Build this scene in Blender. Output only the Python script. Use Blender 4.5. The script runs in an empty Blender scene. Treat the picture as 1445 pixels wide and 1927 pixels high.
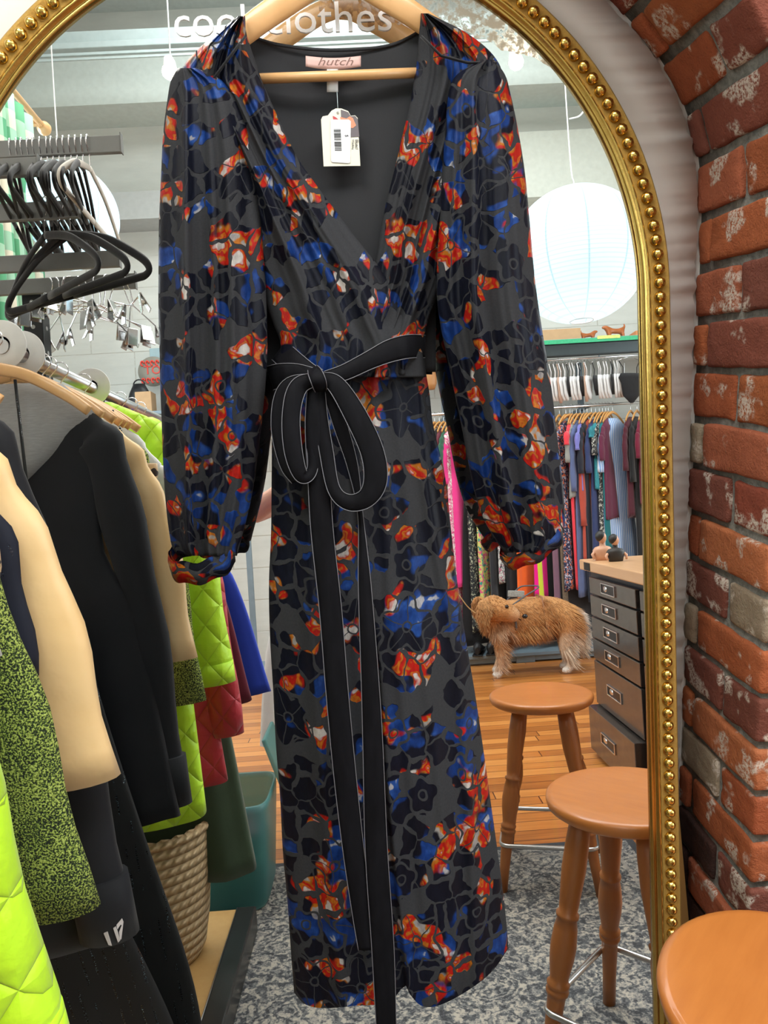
import bpy, bmesh, math, random
from mathutils import Vector, Matrix, noise
random.seed(7)
PI = math.pi
scene = bpy.context.scene
COL = scene.collection

# ------------------------------------------------------------------ camera
RR = ((0.99525579, -0.08270846, -0.05123696), (-0.06689079, -0.19926807, -0.97765938), (0.07065081, 0.97644844, -0.20385513))
RIGHT, DOWN, FWD = [Vector(r) for r in RR]
CAM = Vector((0, -1.3245, 1.62)); FPX = 1399.0
cd = bpy.data.cameras.new('camera'); co = bpy.data.objects.new('camera', cd); COL.objects.link(co)
cd.sensor_fit = 'VERTICAL'; cd.sensor_height = 36; cd.lens = FPX * 36 / 1927; cd.clip_start = 0.01
co.matrix_world = Matrix(((RIGHT.x, -DOWN.x, -FWD.x, CAM.x), (RIGHT.y, -DOWN.y, -FWD.y, CAM.y), (RIGHT.z, -DOWN.z, -FWD.z, CAM.z), (0, 0, 0, 1)))
scene.camera = co
# ------------------------------------------------------------------ world, lights, exposure
scene.view_settings.view_transform = 'Standard'; scene.view_settings.look = 'None'
scene.view_settings.gamma = 1; scene.view_settings.use_curve_mapping = False
scene.view_settings.exposure = 0.0
w = bpy.data.worlds.new('world'); scene.world = w; w.use_nodes = True
w.node_tree.nodes['Background'].inputs[0].default_value = (0.8, 0.9, 1, 1)
w.node_tree.nodes['Background'].inputs[1].default_value = 0.5

def area(name, loc, target, size, power, color, sy=None):
    l = bpy.data.lights.new(name, 'AREA'); l.energy = power; l.color = color
    l.shape = 'RECTANGLE'; l.size = size; l.size_y = sy or size
    o = bpy.data.objects.new(name, l); COL.objects.link(o); o.location = loc
    d = Vector(target) - Vector(loc); o.rotation_euler = d.to_track_quat('-Z', 'Y').to_euler()
    return o
# added area lamps that fill the shop from above and from both sides
area('panel_light', (-1.0, -1.5, 4.5), (0.3, -0.2, 1.0), 1.2, 75, (1, 0.96, 0.9))
area('panel_light', (1.5, -1.3, 4.2), (0.9, -1.2, 0.0), 1.2, 55, (1, 0.95, 0.88))
area('panel_light', (0.3, -3.3, 5.9), (0.5, -4.6, 0.0), 3.2, 170, (0.95, 0.98, 1), 1.4)
area('daylight_right', (3.9, -2.6, 2.3), (0.0, -2.6, 1.5), 2.4, 60, (0.9, 0.96, 1))  # side fills, added in front of the glowing panes
area('daylight_left', (-2.9, -3.4, 2.7), (0.6, -2.6, 1.4), 2.0, 80, (0.92, 0.97, 1))

# ------------------------------------------------------------------ geometry of the leaning mirror (a plane)
U_ = Vector((0.9997582, -0.02198938, 0)); W_ = Vector((0.00226034, 0.10276768, 0.99470282)); N_ = Vector((-0.02187289, -0.9944623, 0.10279254))
P0 = Vector((0, 0, 1.62)); CV = Vector((0.05762044, 1.29524251, 1.34921047))
def ray(px, py): return RIGHT * ((px - 722.5) / FPX) + DOWN * ((py - 963.5) / FPX) + FWD
def D(px, py, val, ax=1):            # pixel -> point of a plane of the room, seen directly
    v = ray(px, py); return CAM + v * ((val - CAM[ax]) / v[ax])
def M(px, py, val, ax=1):            # the same, seen in the mirror
    v = ray(px, py); v = v - N_ * (2 * v.dot(N_)); return CV + v * ((val - CV[ax]) / v[ax])
def mp(a, b, h=0.0): return P0 + U_ * a + W_ * b + N_ * h

# ------------------------------------------------------------------ object helpers
def tag(o, label=None, cat=None, group=None, kind=None):
    if label: o['label'] = label
    if cat: o['category'] = cat
    if group: o['group'] = group
    if kind: o['kind'] = kind
    return o
def empty(name, loc=(0, 0, 0), label=None, cat=None, group=None, rz=0):
    o = bpy.data.objects.new(name, None); COL.objects.link(o); o.location = loc; o.rotation_euler = (0, 0, rz)
    o.empty_display_size = 0.05
    return tag(o, label, cat, group)
def copy_tree(o, parent=None):
    c = o.copy(); COL.objects.link(c); c.parent = parent
    for ch in [x for x in COL.objects if x.parent == o]: copy_tree(ch, c)
    return c
def catmull(pts, n):
    pts = [Vector(p) for p in pts]; out = []
    P = [pts[0] * 2 - pts[1]] + pts + [pts[-1] * 2 - pts[-2]]
    for i in range(1, len(P) - 2):
        for k in range(n):
            t = k / n; a, b, c, d = P[i - 1], P[i], P[i + 1], P[i + 2]
            out.append(0.5 * ((2 * b) + (c - a) * t + (2 * a - 5 * b + 4 * c - d) * t * t + (3 * b - a - 3 * c + d) * t ** 3))
    out.append(pts[-1]); return out
def lin(tab, x):
    if x <= tab[0][0]: return tab[0][1]
    for (a, u), (b, v) in zip(tab, tab[1:]):
        if x <= b:
            t = (x - a) / (b - a); return u + (v - u) * t
    return tab[-1][1]
def smo(tab, x):
    k = [p[0] for p in tab]; n = len(tab)
    if x <= k[0]: return tab[0][1]
    if x >= k[-1]: return tab[-1][1]
    for i in range(n - 1):
        if x <= k[i + 1]:
            h = k[i + 1] - k[i]; t = (x - k[i]) / h
            y0, y1 = tab[i][1], tab[i + 1][1]
            m0 = (y1 - tab[i - 1][1]) / (k[i + 1] - k[i - 1]) if i else (y1 - y0) / h
            m1 = (tab[i + 2][1] - y0) / (k[i + 2] - k[i]) if i + 2 < n else (y1 - y0) / h
            return (2*t**3-3*t*t+1)*y0 + (t**3-2*t*t+t)*h*m0 + (-2*t**3+3*t*t)*y1 + (t**3-t*t)*h*m1

class MB:
    def __init__(s): s.bm = bmesh.new(); s.uv = s.bm.loops.layers.uv.new('UVMap'); s.mark = None
    def box(s, c, d, rot=None, bev=0.0):
        r = bmesh.ops.create_cube(s.bm, size=1.0); vs = r['verts']
        m = Matrix.Translation(Vector(c)) @ (rot.to_4x4() if rot else Matrix.Identity(4)) @ Matrix.Diagonal((d[0], d[1], d[2], 1))
        bmesh.ops.transform(s.bm, matrix=m, verts=vs)
        if bev:
            es = list({e for v in vs for e in v.link_edges})
            bmesh.ops.bevel(s.bm, geom=es, offset=bev, segments=2, affect='EDGES', profile=0.5)
        return s
    def loft(s, rings, cap=True, closed=True, uvs=None):
        R = [[s.bm.verts.new(p) for p in r] for r in rings]; n = len(R[0])
        for i in range(len(R) - 1):
            for j in range(n if closed else n - 1):
                k = (j + 1) % n
                try: f = s.bm.faces.new((R[i][j], R[i][k], R[i+1][k], R[i+1][j]))
                except ValueError: continue
                f.smooth = True
                if uvs:
                    jj = j + 1
                    for l, (a, b) in zip(f.loops, ((i, j), (i, jj), (i+1, jj), (i+1, j))): l[s.uv].uv = uvs[a][b]
        if cap and closed:
            for q in (R[0][::-1], R[-1]):
                try: f = s.bm.faces.new(q); f.smooth = False
                except ValueError: pass
        return s
    def tube(s, path, r, seg=10, cap=True, closed=False, flat=1.0, up=None):
        P = [Vector(p) for p in path]; n = len(P)
        rr = r if isinstance(r, (list, tuple)) else [r] * n
        T = []
        for i in range(n):
            a = P[(i - 1) % n] if closed else P[max(i - 1, 0)]; b = P[(i + 1) % n] if closed else P[min(i + 1, n - 1)]
            T.append((b - a).normalized() if (b - a).length > 1e-9 else Vector((0, 0, 1)))
        u = up or (Vector((0, 0, 1)) if abs(T[0].z) < 0.9 else Vector((1, 0, 0)))
        rings = []
        for i in range(n):
            t = T[i]; x = t.cross(u)
            if x.length < 1e-4: x = t.orthogonal()
            x.normalize(); y = t.cross(x).normalized()
            if not up: u = -y
            rings.append([P[i] + x * (math.cos(a) * rr[i]) + y * (math.sin(a) * rr[i] * flat) for a in [2 * PI * k / seg for k in range(seg)]])
        if closed: rings.append(rings[0]); cap = False
        return s.loft(rings, cap)
    def lathe(s, prof, c=(0, 0, 0), seg=24, axis=None, sx=1.0, sy=1.0):
        c = Vector(c); A = axis or Matrix.Identity(3)
        rings = [[c + A @ Vector((math.cos(2*PI*k/seg) * r * sx, math.sin(2*PI*k/seg) * r * sy, z)) for k in range(seg)] for r, z in prof]
        return s.loft(rings)
    def sphere(s, c, r, sub=2, sc=(1, 1, 1), rot=None):
        q = bmesh.ops.create_icosphere(s.bm, subdivisions=sub, radius=r)
        m = Matrix.Translation(Vector(c)) @ (rot.to_4x4() if rot else Matrix.Identity(4)) @ Matrix.Diagonal((*sc, 1))
        bmesh.ops.transform(s.bm, matrix=m, verts=q['verts'])
        for v in q['verts']:
            for f in v.link_faces: f.smooth = True
        return s
    def poly(s, pts, depth):
        """a closed outline extruded along the vector depth"""
        d = Vector(depth); a = [s.bm.verts.new(Vector(p)) for p in pts]; b = [s.bm.verts.new(Vector(p) + d) for p in pts]
        n = len(a)
        for j in range(n): s.bm.faces.new((a[j], a[(j+1) % n], b[(j+1) % n], b[j]))
        s.bm.faces.new(a[::-1]); s.bm.faces.new(b)
        return s
    def sheet(s, fn, nu, nv, th=0.0, uvf=None):
        """grid surface fn(u,v); th = thickness given by a vector"""
        t = Vector(th) if th else None
        def lay(off, flip):
            G = [[s.bm.verts.new(fn(i / nu, j / nv) + off) for i in range(nu + 1)] for j in range(nv + 1)]
            for j in range(nv):
                for i in range(nu):
                    q = [(j, i), (j, i+1), (j+1, i+1), (j+1, i)]
                    if flip: q.reverse()
                    f = s.bm.faces.new([G[a][b] for a, b in q]); f.smooth = True
                    if uvf:
                        for l, (a, b) in zip(f.loops, q): l[s.uv].uv = uvf(b / nu, a / nv)
            return G
        G = lay(Vector((0, 0, 0)), False)
        if t:
            H = lay(t, True)
            bd = [(0, i) for i in range(nu)] + [(j, nu) for j in range(nv)] + [(nv, i) for i in range(nu, 0, -1)] + [(j, 0) for j in range(nv, 0, -1)]
            for k in range(len(bd)):
                a = bd[k]; b = bd[(k + 1) % len(bd)]
                f = s.bm.faces.new((G[a[0]][a[1]], H[a[0]][a[1]], H[b[0]][b[1]], G[b[0]][b[1]])); f.smooth = True
        return s
    def build(s, name, m, parent=None, label=None, norm=True):
        if norm: bmesh.ops.recalc_face_normals(s.bm, faces=s.bm.faces)
        me = bpy.data.meshes.new(name); s.bm.to_mesh(me); s.bm.free()
        if m: me.materials.append(m)
        o = bpy.data.objects.new(name, me); COL.objects.link(o); o.parent = parent
        if label: o['label'] = label
        return o

# ------------------------------------------------------------------ material helper
class NT:
    def __init__(s, name):
        s.m = bpy.data.materials.new(name); s.m.use_nodes = True; s.t = s.m.node_tree; s.b = s.t.nodes['Principled BSDF']
    def put(s, sock, v):
        if v is None: return
        if isinstance(v, bpy.types.NodeSocket): s.t.links.new(v, sock)
        elif isinstance(v, (tuple, list)) and len(v) == 3 and sock.type == 'RGBA': sock.default_value = (*v, 1)
        else: sock.default_value = v
    def f(s, op, a, b=None, c=None, clamp=False):
        n = s.t.nodes.new('ShaderNodeMath'); n.operation = op; n.use_clamp = clamp
        for k, v in enumerate((a, b, c)): s.put(n.inputs[k], v)
        return n.outputs[0]
    def v(s, op, a, b=None, sc=None):
        n = s.t.nodes.new('ShaderNodeVectorMath'); n.operation = op
        s.put(n.inputs[0], a); s.put(n.inputs[1], b)
        if sc is not None: s.put(n.inputs['Scale'], sc)
        return n.outputs['Value'] if op in ('LENGTH', 'DOT_PRODUCT', 'DISTANCE') else n.outputs[0]
    def co(s, which='Object'): return s.t.nodes.new('ShaderNodeTexCoord').outputs[which]
    def sep(s, a):
        n = s.t.nodes.new('ShaderNodeSeparateXYZ'); s.put(n.inputs[0], a); return n.outputs
    def comb(s, x, y, z):
        n = s.t.nodes.new('ShaderNodeCombineXYZ')
        for k, v in enumerate((x, y, z)): s.put(n.inputs[k], v)
        return n.outputs[0]
    def noise(s, vec, scale, detail=3, rough=.5, out='Fac'):
        n = s.t.nodes.new('ShaderNodeTexNoise'); s.put(n.inputs['Vector'], vec); n.inputs['Scale'].default_value = scale
        n.inputs['Detail'].default_value = detail; n.inputs['Roughness'].default_value = rough; return n.outputs[out]
    def vor(s, vec, scale, feature='F1', rnd=1.0, dims='3D'):
        n = s.t.nodes.new('ShaderNodeTexVoronoi'); n.voronoi_dimensions = dims; n.feature = feature
        s.put(n.inputs['Vector'], vec); n.inputs['Scale'].default_value = scale; n.inputs['Randomness'].default_value = rnd; return n.outputs
    def mix(s, fac, a, b):
        n = s.t.nodes.new('ShaderNodeMix'); n.data_type = 'RGBA'; s.put(n.inputs[0], fac); s.put(n.inputs[6], a); s.put(n.inputs[7], b); return n.outputs[2]
    def ramp(s, fac, stops, const=False):
        n = s.t.nodes.new('ShaderNodeValToRGB'); r = n.color_ramp
        if const: r.interpolation = 'CONSTANT'
        while len(r.elements) < len(stops): r.elements.new(0.5)
        for e, (p, c) in zip(r.elements, stops): e.position = p; e.color = (*c, 1)
        s.put(n.inputs[0], fac); return n.outputs[0]
    def step(s, a, lo, hi):
        n = s.t.nodes.new('ShaderNodeMapRange'); n.interpolation_type = 'SMOOTHSTEP'
        s.put(n.inputs[0], a); s.put(n.inputs[1], lo); s.put(n.inputs[2], hi); return n.outputs[0]
    def bump(s, h, strength=.3, dist=.002):
        n = s.t.nodes.new('ShaderNodeBump'); s.put(n.inputs['Height'], h); n.inputs['Strength'].default_value = strength
        n.inputs['Distance'].default_value = dist; s.t.links.new(n.outputs[0], s.b.inputs['Normal'])
    def set(s, **k):
        al = dict(color='Base Color', rough='Roughness', metal='Metallic', sheen='Sheen Weight', sheenr='Sheen Roughness', tint='Sheen Tint', spec='Specular IOR Level',
                  ecol='Emission Color', emit='Emission Strength', alpha='Alpha', trans='Transmission Weight', coat='Coat Weight', coatr='Coat Roughness', sss='Subsurface Weight')
        for a, v in k.items():
            if isinstance(v, tuple) and len(v) == 3: v = (*v, 1)
            s.put(s.b.inputs[al[a]], v)
        return s.m
_mc = {}
def plain(name, color, rough=.6, metal=0., var=.12, scale=20., bump=0., **k):
    if name in _mc: return _mc[name]
    t = NT(name); c = t.co(); n = t.noise(c, scale, 4)
    col = t.mix(n, tuple(x * (1 - var) for x in color), tuple(min(1, x * (1 + var)) for x in color))
    if bump: t.bump(t.noise(c, scale * 4, 4), bump)
    _mc[name] = t.set(color=col, rough=rough, metal=metal, **k); return _mc[name]
def cloth(name, color, rough=.85, sheen=.25, weave=900., var=.15, bump=.25):
    if name in _mc: return _mc[name]
    t = NT(name); c = t.co(); n = t.noise(c, 9., 4); x = t.noise(c, weave, 2)
    col = t.mix(n, tuple(v * (1 - var) for v in color), tuple(min(1, v * (1 + var)) for v in color))
    t.bump(t.f('ADD', t.f('MULTIPLY', t.noise(c, 14., 4), 3.), t.f('MULTIPLY', x, .4)), bump, .004)
    _mc[name] = t.set(color=col, rough=rough, sheen=sheen, spec=.2); return _mc[name]

def text(body, size, mat, name, m, parent=None, depth=.0008, flip=False, align='CENTER', label=None, shear=0.):
    cu = bpy.data.curves.new('t', 'FONT'); cu.body = body; cu.size = size; cu.extrude = depth; cu.align_x = align; cu.shear = shear; cu.resolution_u = 3
    o = bpy.data.objects.new('t', cu); COL.objects.link(o)
    bpy.context.view_layer.update()
    me = bpy.data.meshes.new_from_object(o.evaluated_get(bpy.context.evaluated_depsgraph_get()))
    bpy.data.objects.remove(o); me.name = name; me.materials.clear(); me.materials.append(m)
    me.transform(mat @ (Matrix.Diagonal((-1, 1, 1, 1)) if flip else Matrix.Identity(4)))
    q = bpy.data.objects.new(name, me); COL.objects.link(q); q.parent = parent
    if label: q['label'] = label
    return q
def frame_m(o, x, y, z): return Matrix(((x[0], y[0], z[0], o[0]), (x[1], y[1], z[1], o[1]), (x[2], y[2], z[2], o[2]), (0, 0, 0, 1)))

# ------------------------------------------------------------------ materials
def m_floor():
    t = NT('floor_boards'); x, y, z = t.sep(t.co())
    r = t.f('DIVIDE', y, .088); row = t.f('FLOOR', r); fr = t.f('FRACT', r)
    xs = t.f('ADD', x, t.f('MULTIPLY', t.f('FRACT', t.f('MULTIPLY', t.f('SINE', t.f('MULTIPLY', row, 12.9898)), 437.5)), 3.))
    seg = t.f('FLOOR', t.f('DIVIDE', xs, 1.4)); fs = t.f('FRACT', t.f('DIVIDE', xs, 1.4))
    rnd = t.f('FRACT', t.f('MULTIPLY', t.f('SINE', t.f('ADD', t.f('MULTIPLY', row, 3.7), t.f('MULTIPLY', seg, 7.31))), 913.7))
    g = t.noise(t.comb(t.f('MULTIPLY', x, 3.), t.f('MULTIPLY', y, 60.), row), 1., 5, .6)
    c = t.ramp(t.f('ADD', t.f('MULTIPLY', g, .6), t.f('MULTIPLY', rnd, .4)), [(.15, (.2, .058, .012)), (.5, (.5, .175, .036)), (.9, (.72, .32, .085))])
    gap = t.f('MAXIMUM', t.f('GREATER_THAN', t.f('ABSOLUTE', t.f('SUBTRACT', fr, .5)), .475), t.f('GREATER_THAN', t.f('ABSOLUTE', t.f('SUBTRACT', fs, .5)), .498))
    t.bump(t.f('SUBTRACT', 1., gap), .5, .002)
    return t.set(color=t.mix(gap, c, (.07, .022, .01)), rough=.32, coat=.2)
def m_rug():
    t = NT('rug_pile'); c = t.co(); x, y, z = t.sep(c)
    n1 = t.noise(c, 16, 6, .7); wv = t.noise(t.v('ADD', c, t.v('SCALE', t.noise(c, 9, 3, .6, 'Color'), None, .35)), 22, 5, .65)
    v = t.vor(t.v('ADD', c, t.v('SCALE', t.noise(c, 14, 4, .7, 'Color'), None, .14)), 8)['Distance']
    pat = t.step(t.f('ABSOLUTE', t.f('SUBTRACT', t.f('FRACT', t.f('MULTIPLY', v, 5.)), .5)), .1, .4)
    k = t.f('ADD', t.f('MULTIPLY', pat, .13), t.f('ADD', t.f('MULTIPLY', wv, .65), t.f('MULTIPLY', t.noise(c, 90, 4, .75), .3)))
    col = t.ramp(k, [(.4, (.02, .022, .028)), (.48, (.06, .065, .073)), (.56, (.19, .19, .185)), (.65, (.42, .38, .32))])
    ex = t.f('MINIMUM', t.f('SUBTRACT', 1.03, x), t.f('MINIMUM', t.f('ADD', y, 1.62), t.f('ADD', x, 1.05)))
    b1 = t.f('LESS_THAN', ex, .03); b2 = t.f('LESS_THAN', t.f('ABSOLUTE', t.f('SUBTRACT', ex, .1)), .008); b3 = t.f('LESS_THAN', t.f('ABSOLUTE', t.f('SUBTRACT', ex, .16)), .006)
    col = t.mix(b1, col, (.02, .024, .032)); col = t.mix(t.f('MULTIPLY', t.f('MAXIMUM', b2, b3), t.step(n1, .4, .6)), col, (.3, .28, .25))
    t.bump(t.noise(c, 500, 2), .5, .003)
    return t.set(color=col, rough=.95, sheen=.2)
def m_wood(name, a, b, rough=.4, stretch=(40, 40, 4), coat=.15):
    if name in _mc: return _mc[name]
    t = NT(name); c = t.v('MULTIPLY', t.co(), stretch); n = t.noise(c, 1., 5, .6); s = t.noise(t.co(), 7, 3)
    col = t.mix(t.f('ADD', t.f('MULTIPLY', n, .7), t.f('MULTIPLY', s, .3)), a, b)
    t.bump(n, .06); _mc[name] = t.set(color=col, rough=rough, coat=coat); return _mc[name]
def m_brick():
    t = NT('brick_clay'); c = t.co()
    a = t.t.nodes.new('ShaderNodeVertexColor'); a.layer_name = 'tone'
    n = t.noise(c, 35, 5, .65); col = t.mix(t.f('MULTIPLY', n, .55), a.outputs[0], (.13, .035, .02))
    col = t.mix(t.f('MULTIPLY', t.step(t.noise(c, 90, 4, .7), .6, .75), .5), col, (.06, .02, .015))
    lime = t.f('MULTIPLY', t.step(t.noise(c, 11, 3, .6), .54, .6), t.step(t.noise(c, 150, 4, .75), .4, .55))
    k = t.sep(a.outputs[0])[0]
    col = t.mix(t.f('MULTIPLY', lime, t.f('MULTIPLY', t.step(k, .03, .1), .85)), col, (.62, .55, .47))
    t.bump(t.f('ADD', t.noise(c, 60, 5, .7), t.f('MULTIPLY', t.noise(c, 300, 3), .4)), .7, .006)
    return t.set(color=col, rough=.9, spec=.2)
def m_mortar():
    t = NT('mortar'); c = t.co(); n = t.noise(c, 60, 5, .7)
    t.bump(n, .8, .006); return t.set(color=t.ramp(n, [(.3, (.1, .1, .09)), (.7, (.27, .27, .24))]), rough=.95)
def m_burnout():
    t = NT('burnout_velvet'); uv = t.co('UV')
    wp = t.v('ADD', uv, t.v('SCALE', t.v('SUBTRACT', t.noise(uv, 26, 2, .5, 'Color'), (.5, .5, .5)), None, .03))
    wp2 = t.v('ADD', uv, t.v('SCALE', t.v('SUBTRACT', t.noise(uv, 20, 2, .5, 'Color'), (.5, .5, .5)), None, .018))
    e = t.vor(wp, 27, 'DISTANCE_TO_EDGE', 1., '2D')['Distance']
    keep = t.f('GREATER_THAN', t.sep(t.vor(wp, 27, 'F1', 1., '2D')['Color'])[0], .22)
    thr = t.f('ADD', .015, t.f('MULTIPLY', t.step(t.noise(uv, 22, 2), .35, .65), .13))
    blob = t.f('MULTIPLY', t.step(e, thr, t.f('ADD', thr, .02)), keep)
    F = t.vor(wp2, 8.2, 'F1', .85, '2D'); cr = t.sep(F['Color'])
    d = t.v('SUBTRACT', wp2, F['Position']); dx, dy, _ = t.sep(d); r = t.f('MULTIPLY', t.v('LENGTH', d), 8.2)
    an = t.f('ADD', t.f('ARCTAN2', dy, dx), t.f('MULTIPLY', cr[1], 6.28))
    big = t.f('GREATER_THAN', cr[2], .35)
    pr = t.f('ADD', t.f('ADD', .21, t.f('MULTIPLY', big, .12)), t.f('MULTIPLY', t.f('COSINE', t.f('MULTIPLY', an, 5.)), t.f('ADD', .035, t.f('MULTIPLY', big, .05))))
    line = t.f('MULTIPLY', t.f('LESS_THAN', t.f('MULTIPLY', t.f('ABSOLUTE', t.f('SINE', t.f('MULTIPLY', an, 2.5))), r), .018), big)
    line = t.f('MULTIPLY', line, t.f('GREATER_THAN', r, .06))
    ring = t.f('LESS_THAN', t.f('ABSOLUTE', t.f('SUBTRACT', r, .07)), .014)
    inn = t.f('LESS_THAN', r, pr); fl = t.f('MULTIPLY', inn, t.f('SUBTRACT', 1., t.f('MAXIMUM', line, ring)))
    halo = t.f('MULTIPLY', t.f('LESS_THAN', r, t.f('ADD', pr, .045)), t.f('GREATER_THAN', cr[0], .33))
    velvet = t.f('ADD', t.f('MULTIPLY', fl, halo), t.f('MULTIPLY', blob, t.f('SUBTRACT', 1., halo)), clamp=True)
    z1 = t.noise(t.v('ADD', uv, (3.1, 7.7, 0)), 13, 2, .4); z2 = t.noise(t.v('ADD', uv, (9.4, 1.3, 0)), 15, 2, .4)
    pal = t.noise(t.v('ADD', wp, (1.7, 4.1, 0)), 30, 2, .5)
    warm = t.ramp(pal, [(0, (.006, .025, .11)), (.36, (.3, .28, .26)), (.39, (.4, .13, .01)), (.43, (.33, .1, .01)), (.455, (.4, .012, .006)), (.53, (.34, .01, .006)), (.56, (.42, .14, .012)), (.6, (.36, .012, .008)), (.64, (.46, .43, .4))])
    cool = t.ramp(pal, [(0, (.004, .018, .09)), (.5, (.006, .03, .15)), (.6, (.012, .05, .22)), (.66, (.02, .07, .26)), (.69, (.35, .35, .37))])
    black = t.mix(t.noise(uv, 8, 2), (.0035, .0035, .005), (.006, .008, .02))
    c = t.mix(t.step(z2, .54, .58), black, cool); c = t.mix(t.step(z1, .555, .585), c, warm)
    crush = t.noise(t.v('MULTIPLY', uv, (2.2, 1, 1)), 55, 4, .7)
    c = t.mix(t.f('MULTIPLY', t.step(crush, .35, .7), .55), c, t.v('SCALE', c, None, .35))
    base = t.mix(t.noise(uv, 260, 3, .7), (.026, .027, .03), (.046, .047, .051))
    edge = t.f('MULTIPLY', t.step(crush, .5, .6), 1.)
    t.bump(t.f('ADD', t.f('MULTIPLY', velvet, .7), t.f('MULTIPLY', crush, .25)), .55, .0035)
    return t.set(color=t.mix(velvet, base, c), rough=t.f('ADD', .85, t.f('MULTIPLY', velvet, -.4)), spec=t.f('ADD', .05, t.f('MULTIPLY', velvet, .1)),
                 sheen=t.f('MULTIPLY', velvet, .015), tint=(.5, .55, .7), sheenr=.35)

FLOOR = m_floor(); RUG = m_rug(); BRICK = m_brick(); MORTAR = m_mortar(); BURN = m_burnout()
GOLD = plain('gilded_gold', (.66, .43, .11), .2, 1., .15, 60, .15)
GOLD_TEX = plain('stippled_gold', (.5, .32, .09), .36, 1., .25, 400, .8)
GOLD_DARK = plain('aged_gold_moulding', (.55, .36, .1), .25, 1., .2, 30, .1)
STEEL = plain('brushed_steel', (.55, .55, .55), .3, 1.)
CHROME = plain('chrome', (.8, .8, .82), .12, 1., .03)
BLACKM = plain('black_painted_metal', (.012, .013, .015), .45, .3)
GREYM = plain('grey_painted_metal', (.2, .205, .2), .5, .2, .12, 30)
PINE = m_wood('honey_beech', (.62, .33, .12), (.8, .48, .22), .35)
OAK = m_wood('stool_maple', (.38, .115, .022), (.58, .21, .045), .38, (10, 60, 60))
OAKS = m_wood('stool_leg_maple', (.27, .085, .02), (.42, .15, .035), .42, (50, 50, 5))
WHITE = plain('white_plastic', (.8, .8, .8), .5)
PAPER = plain('paper', (.85, .83, .76), .8, bump=.1)
BLACKV = cloth('black_velvet_flock', (.006, .006, .008), .8, .25)

# ------------------------------------------------------------------ the room
def wall_plain(name, pts, m, depth): 
    b = MB(); b.poly(pts, depth); return tag(b.build(name, m), kind='structure')
YB = -5.75
def m_plaster():
    t = NT('warm_plaster'); c = t.co(); n = t.noise(c, 3, 4); t.bump(t.noise(c, 30, 5), .12, .004)
    return t.set(color=t.mix(n, (.68, .65, .61), (.76, .73, .69)), rough=.85)
PLASTER = m_plaster()
tag(MB().box((.5, -2.8, -.05), (8.6, 6.1, .1)).build('floor', FLOOR), kind='structure')
tag(MB().box((.5, -2.8, 6.25), (8.6, 6.1, .1)).build('ceiling', plain('ceiling_paint', (.62, .66, .64), .9)), kind='structure')
tag(MB().box((.5, .15, 3.1), (8.6, .1, 6.3)).build('wall_front', PLASTER), kind='structure')
def m_concrete():
    t = NT('painted_concrete_wall'); c = t.co(); x, y, z = t.sep(c)
    row = t.f('FLOOR', t.f('DIVIDE', z, .3)); lz = t.f('ABSOLUTE', t.f('SUBTRACT', t.f('FRACT', t.f('DIVIDE', z, .3)), .5))
    xx = t.f('ADD', x, t.f('MULTIPLY', t.f('MODULO', row, 2.), .4)); lx = t.f('ABSOLUTE', t.f('SUBTRACT', t.f('FRACT', t.f('DIVIDE', xx, .8)), .5))
    j = t.f('MAXIMUM', t.step(lz, .475, .495), t.step(lx, .49, .497)); n = t.noise(t.v('MULTIPLY', c, (1, 1, 4)), 3, 5, .65)
    lo = t.f('LESS_THAN', z, 3.9)
    col = t.mix(n, (.5, .52, .49), (.68, .69, .64)); col = t.mix(t.f('MULTIPLY', t.f('MULTIPLY', j, lo), t.step(n, .3, .6)), col, (.42, .41, .36))
    t.bump(t.f('SUBTRACT', t.f('MULTIPLY', n, .6), t.f('MULTIPLY', j, lo)), .25, .01)
    return t.set(color=col, rough=.9)
tag(MB().box((.5, YB - .05, 3.1), (8.6, .1, 6.3)).build('wall_back', m_concrete()), kind='structure')
tag(MB().box((-3.25, -2.8, 3.1), (.1, 6.0, 6.3)).build('wall_left', plain('pale_wall_paint', (.6, .62, .58), .9, bump=.1)), kind='structure')
tag(MB().box((4.3, -2.8, 3.1), (.1, 6.0, 6.3)).build('wall_right', plain('pale_wall_paint', (.6, .62, .58), .9, bump=.1)), kind='structure')
# bulkheads and steel beam high on the back wall
pale = plain('pale_green_paint', (.55, .61, .57), .85)
a = M(250, 365, -5.5).z; b_ = M(250, 425, -5.6).z
tag(MB().box((-1.9, -5.6, (a + b_) / 2), (2.6, .3, a - b_)).build('trim_1', plain('grey_bulkhead', (.42, .44, .43), .9)), kind='structure')
a = M(1050, 250, -5.5).z
tag(MB().box((2.4, -5.6, a - .3), (3.4, .3, .6)).build('trim_2', plain('bulkhead_cream', (.6, .64, .58), .9)), kind='structure')
a = M(250, 200, -5.4).z
tag(MB().box((.5, -5.55, a + .3), (8.4, .4, .6)).build('trim_3', pale), kind='structure')
a = M(250, 82, -4.7).z
mb = MB(); mb.box((.5, -4.7, a - .03), (8.4, .12, .05), None, .006); mb.box((.5, -4.72, a + .05), (8.4, .03, .14)); mb.box((.5, -4.62, a - .12), (8.4, .02, .02)); mb.box((.5, -4.6, a - .17), (8.4, .015, .015))
tag(mb.build('trim_4', plain('beam_paint', (.42, .5, .49), .6)), kind='structure')
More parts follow.
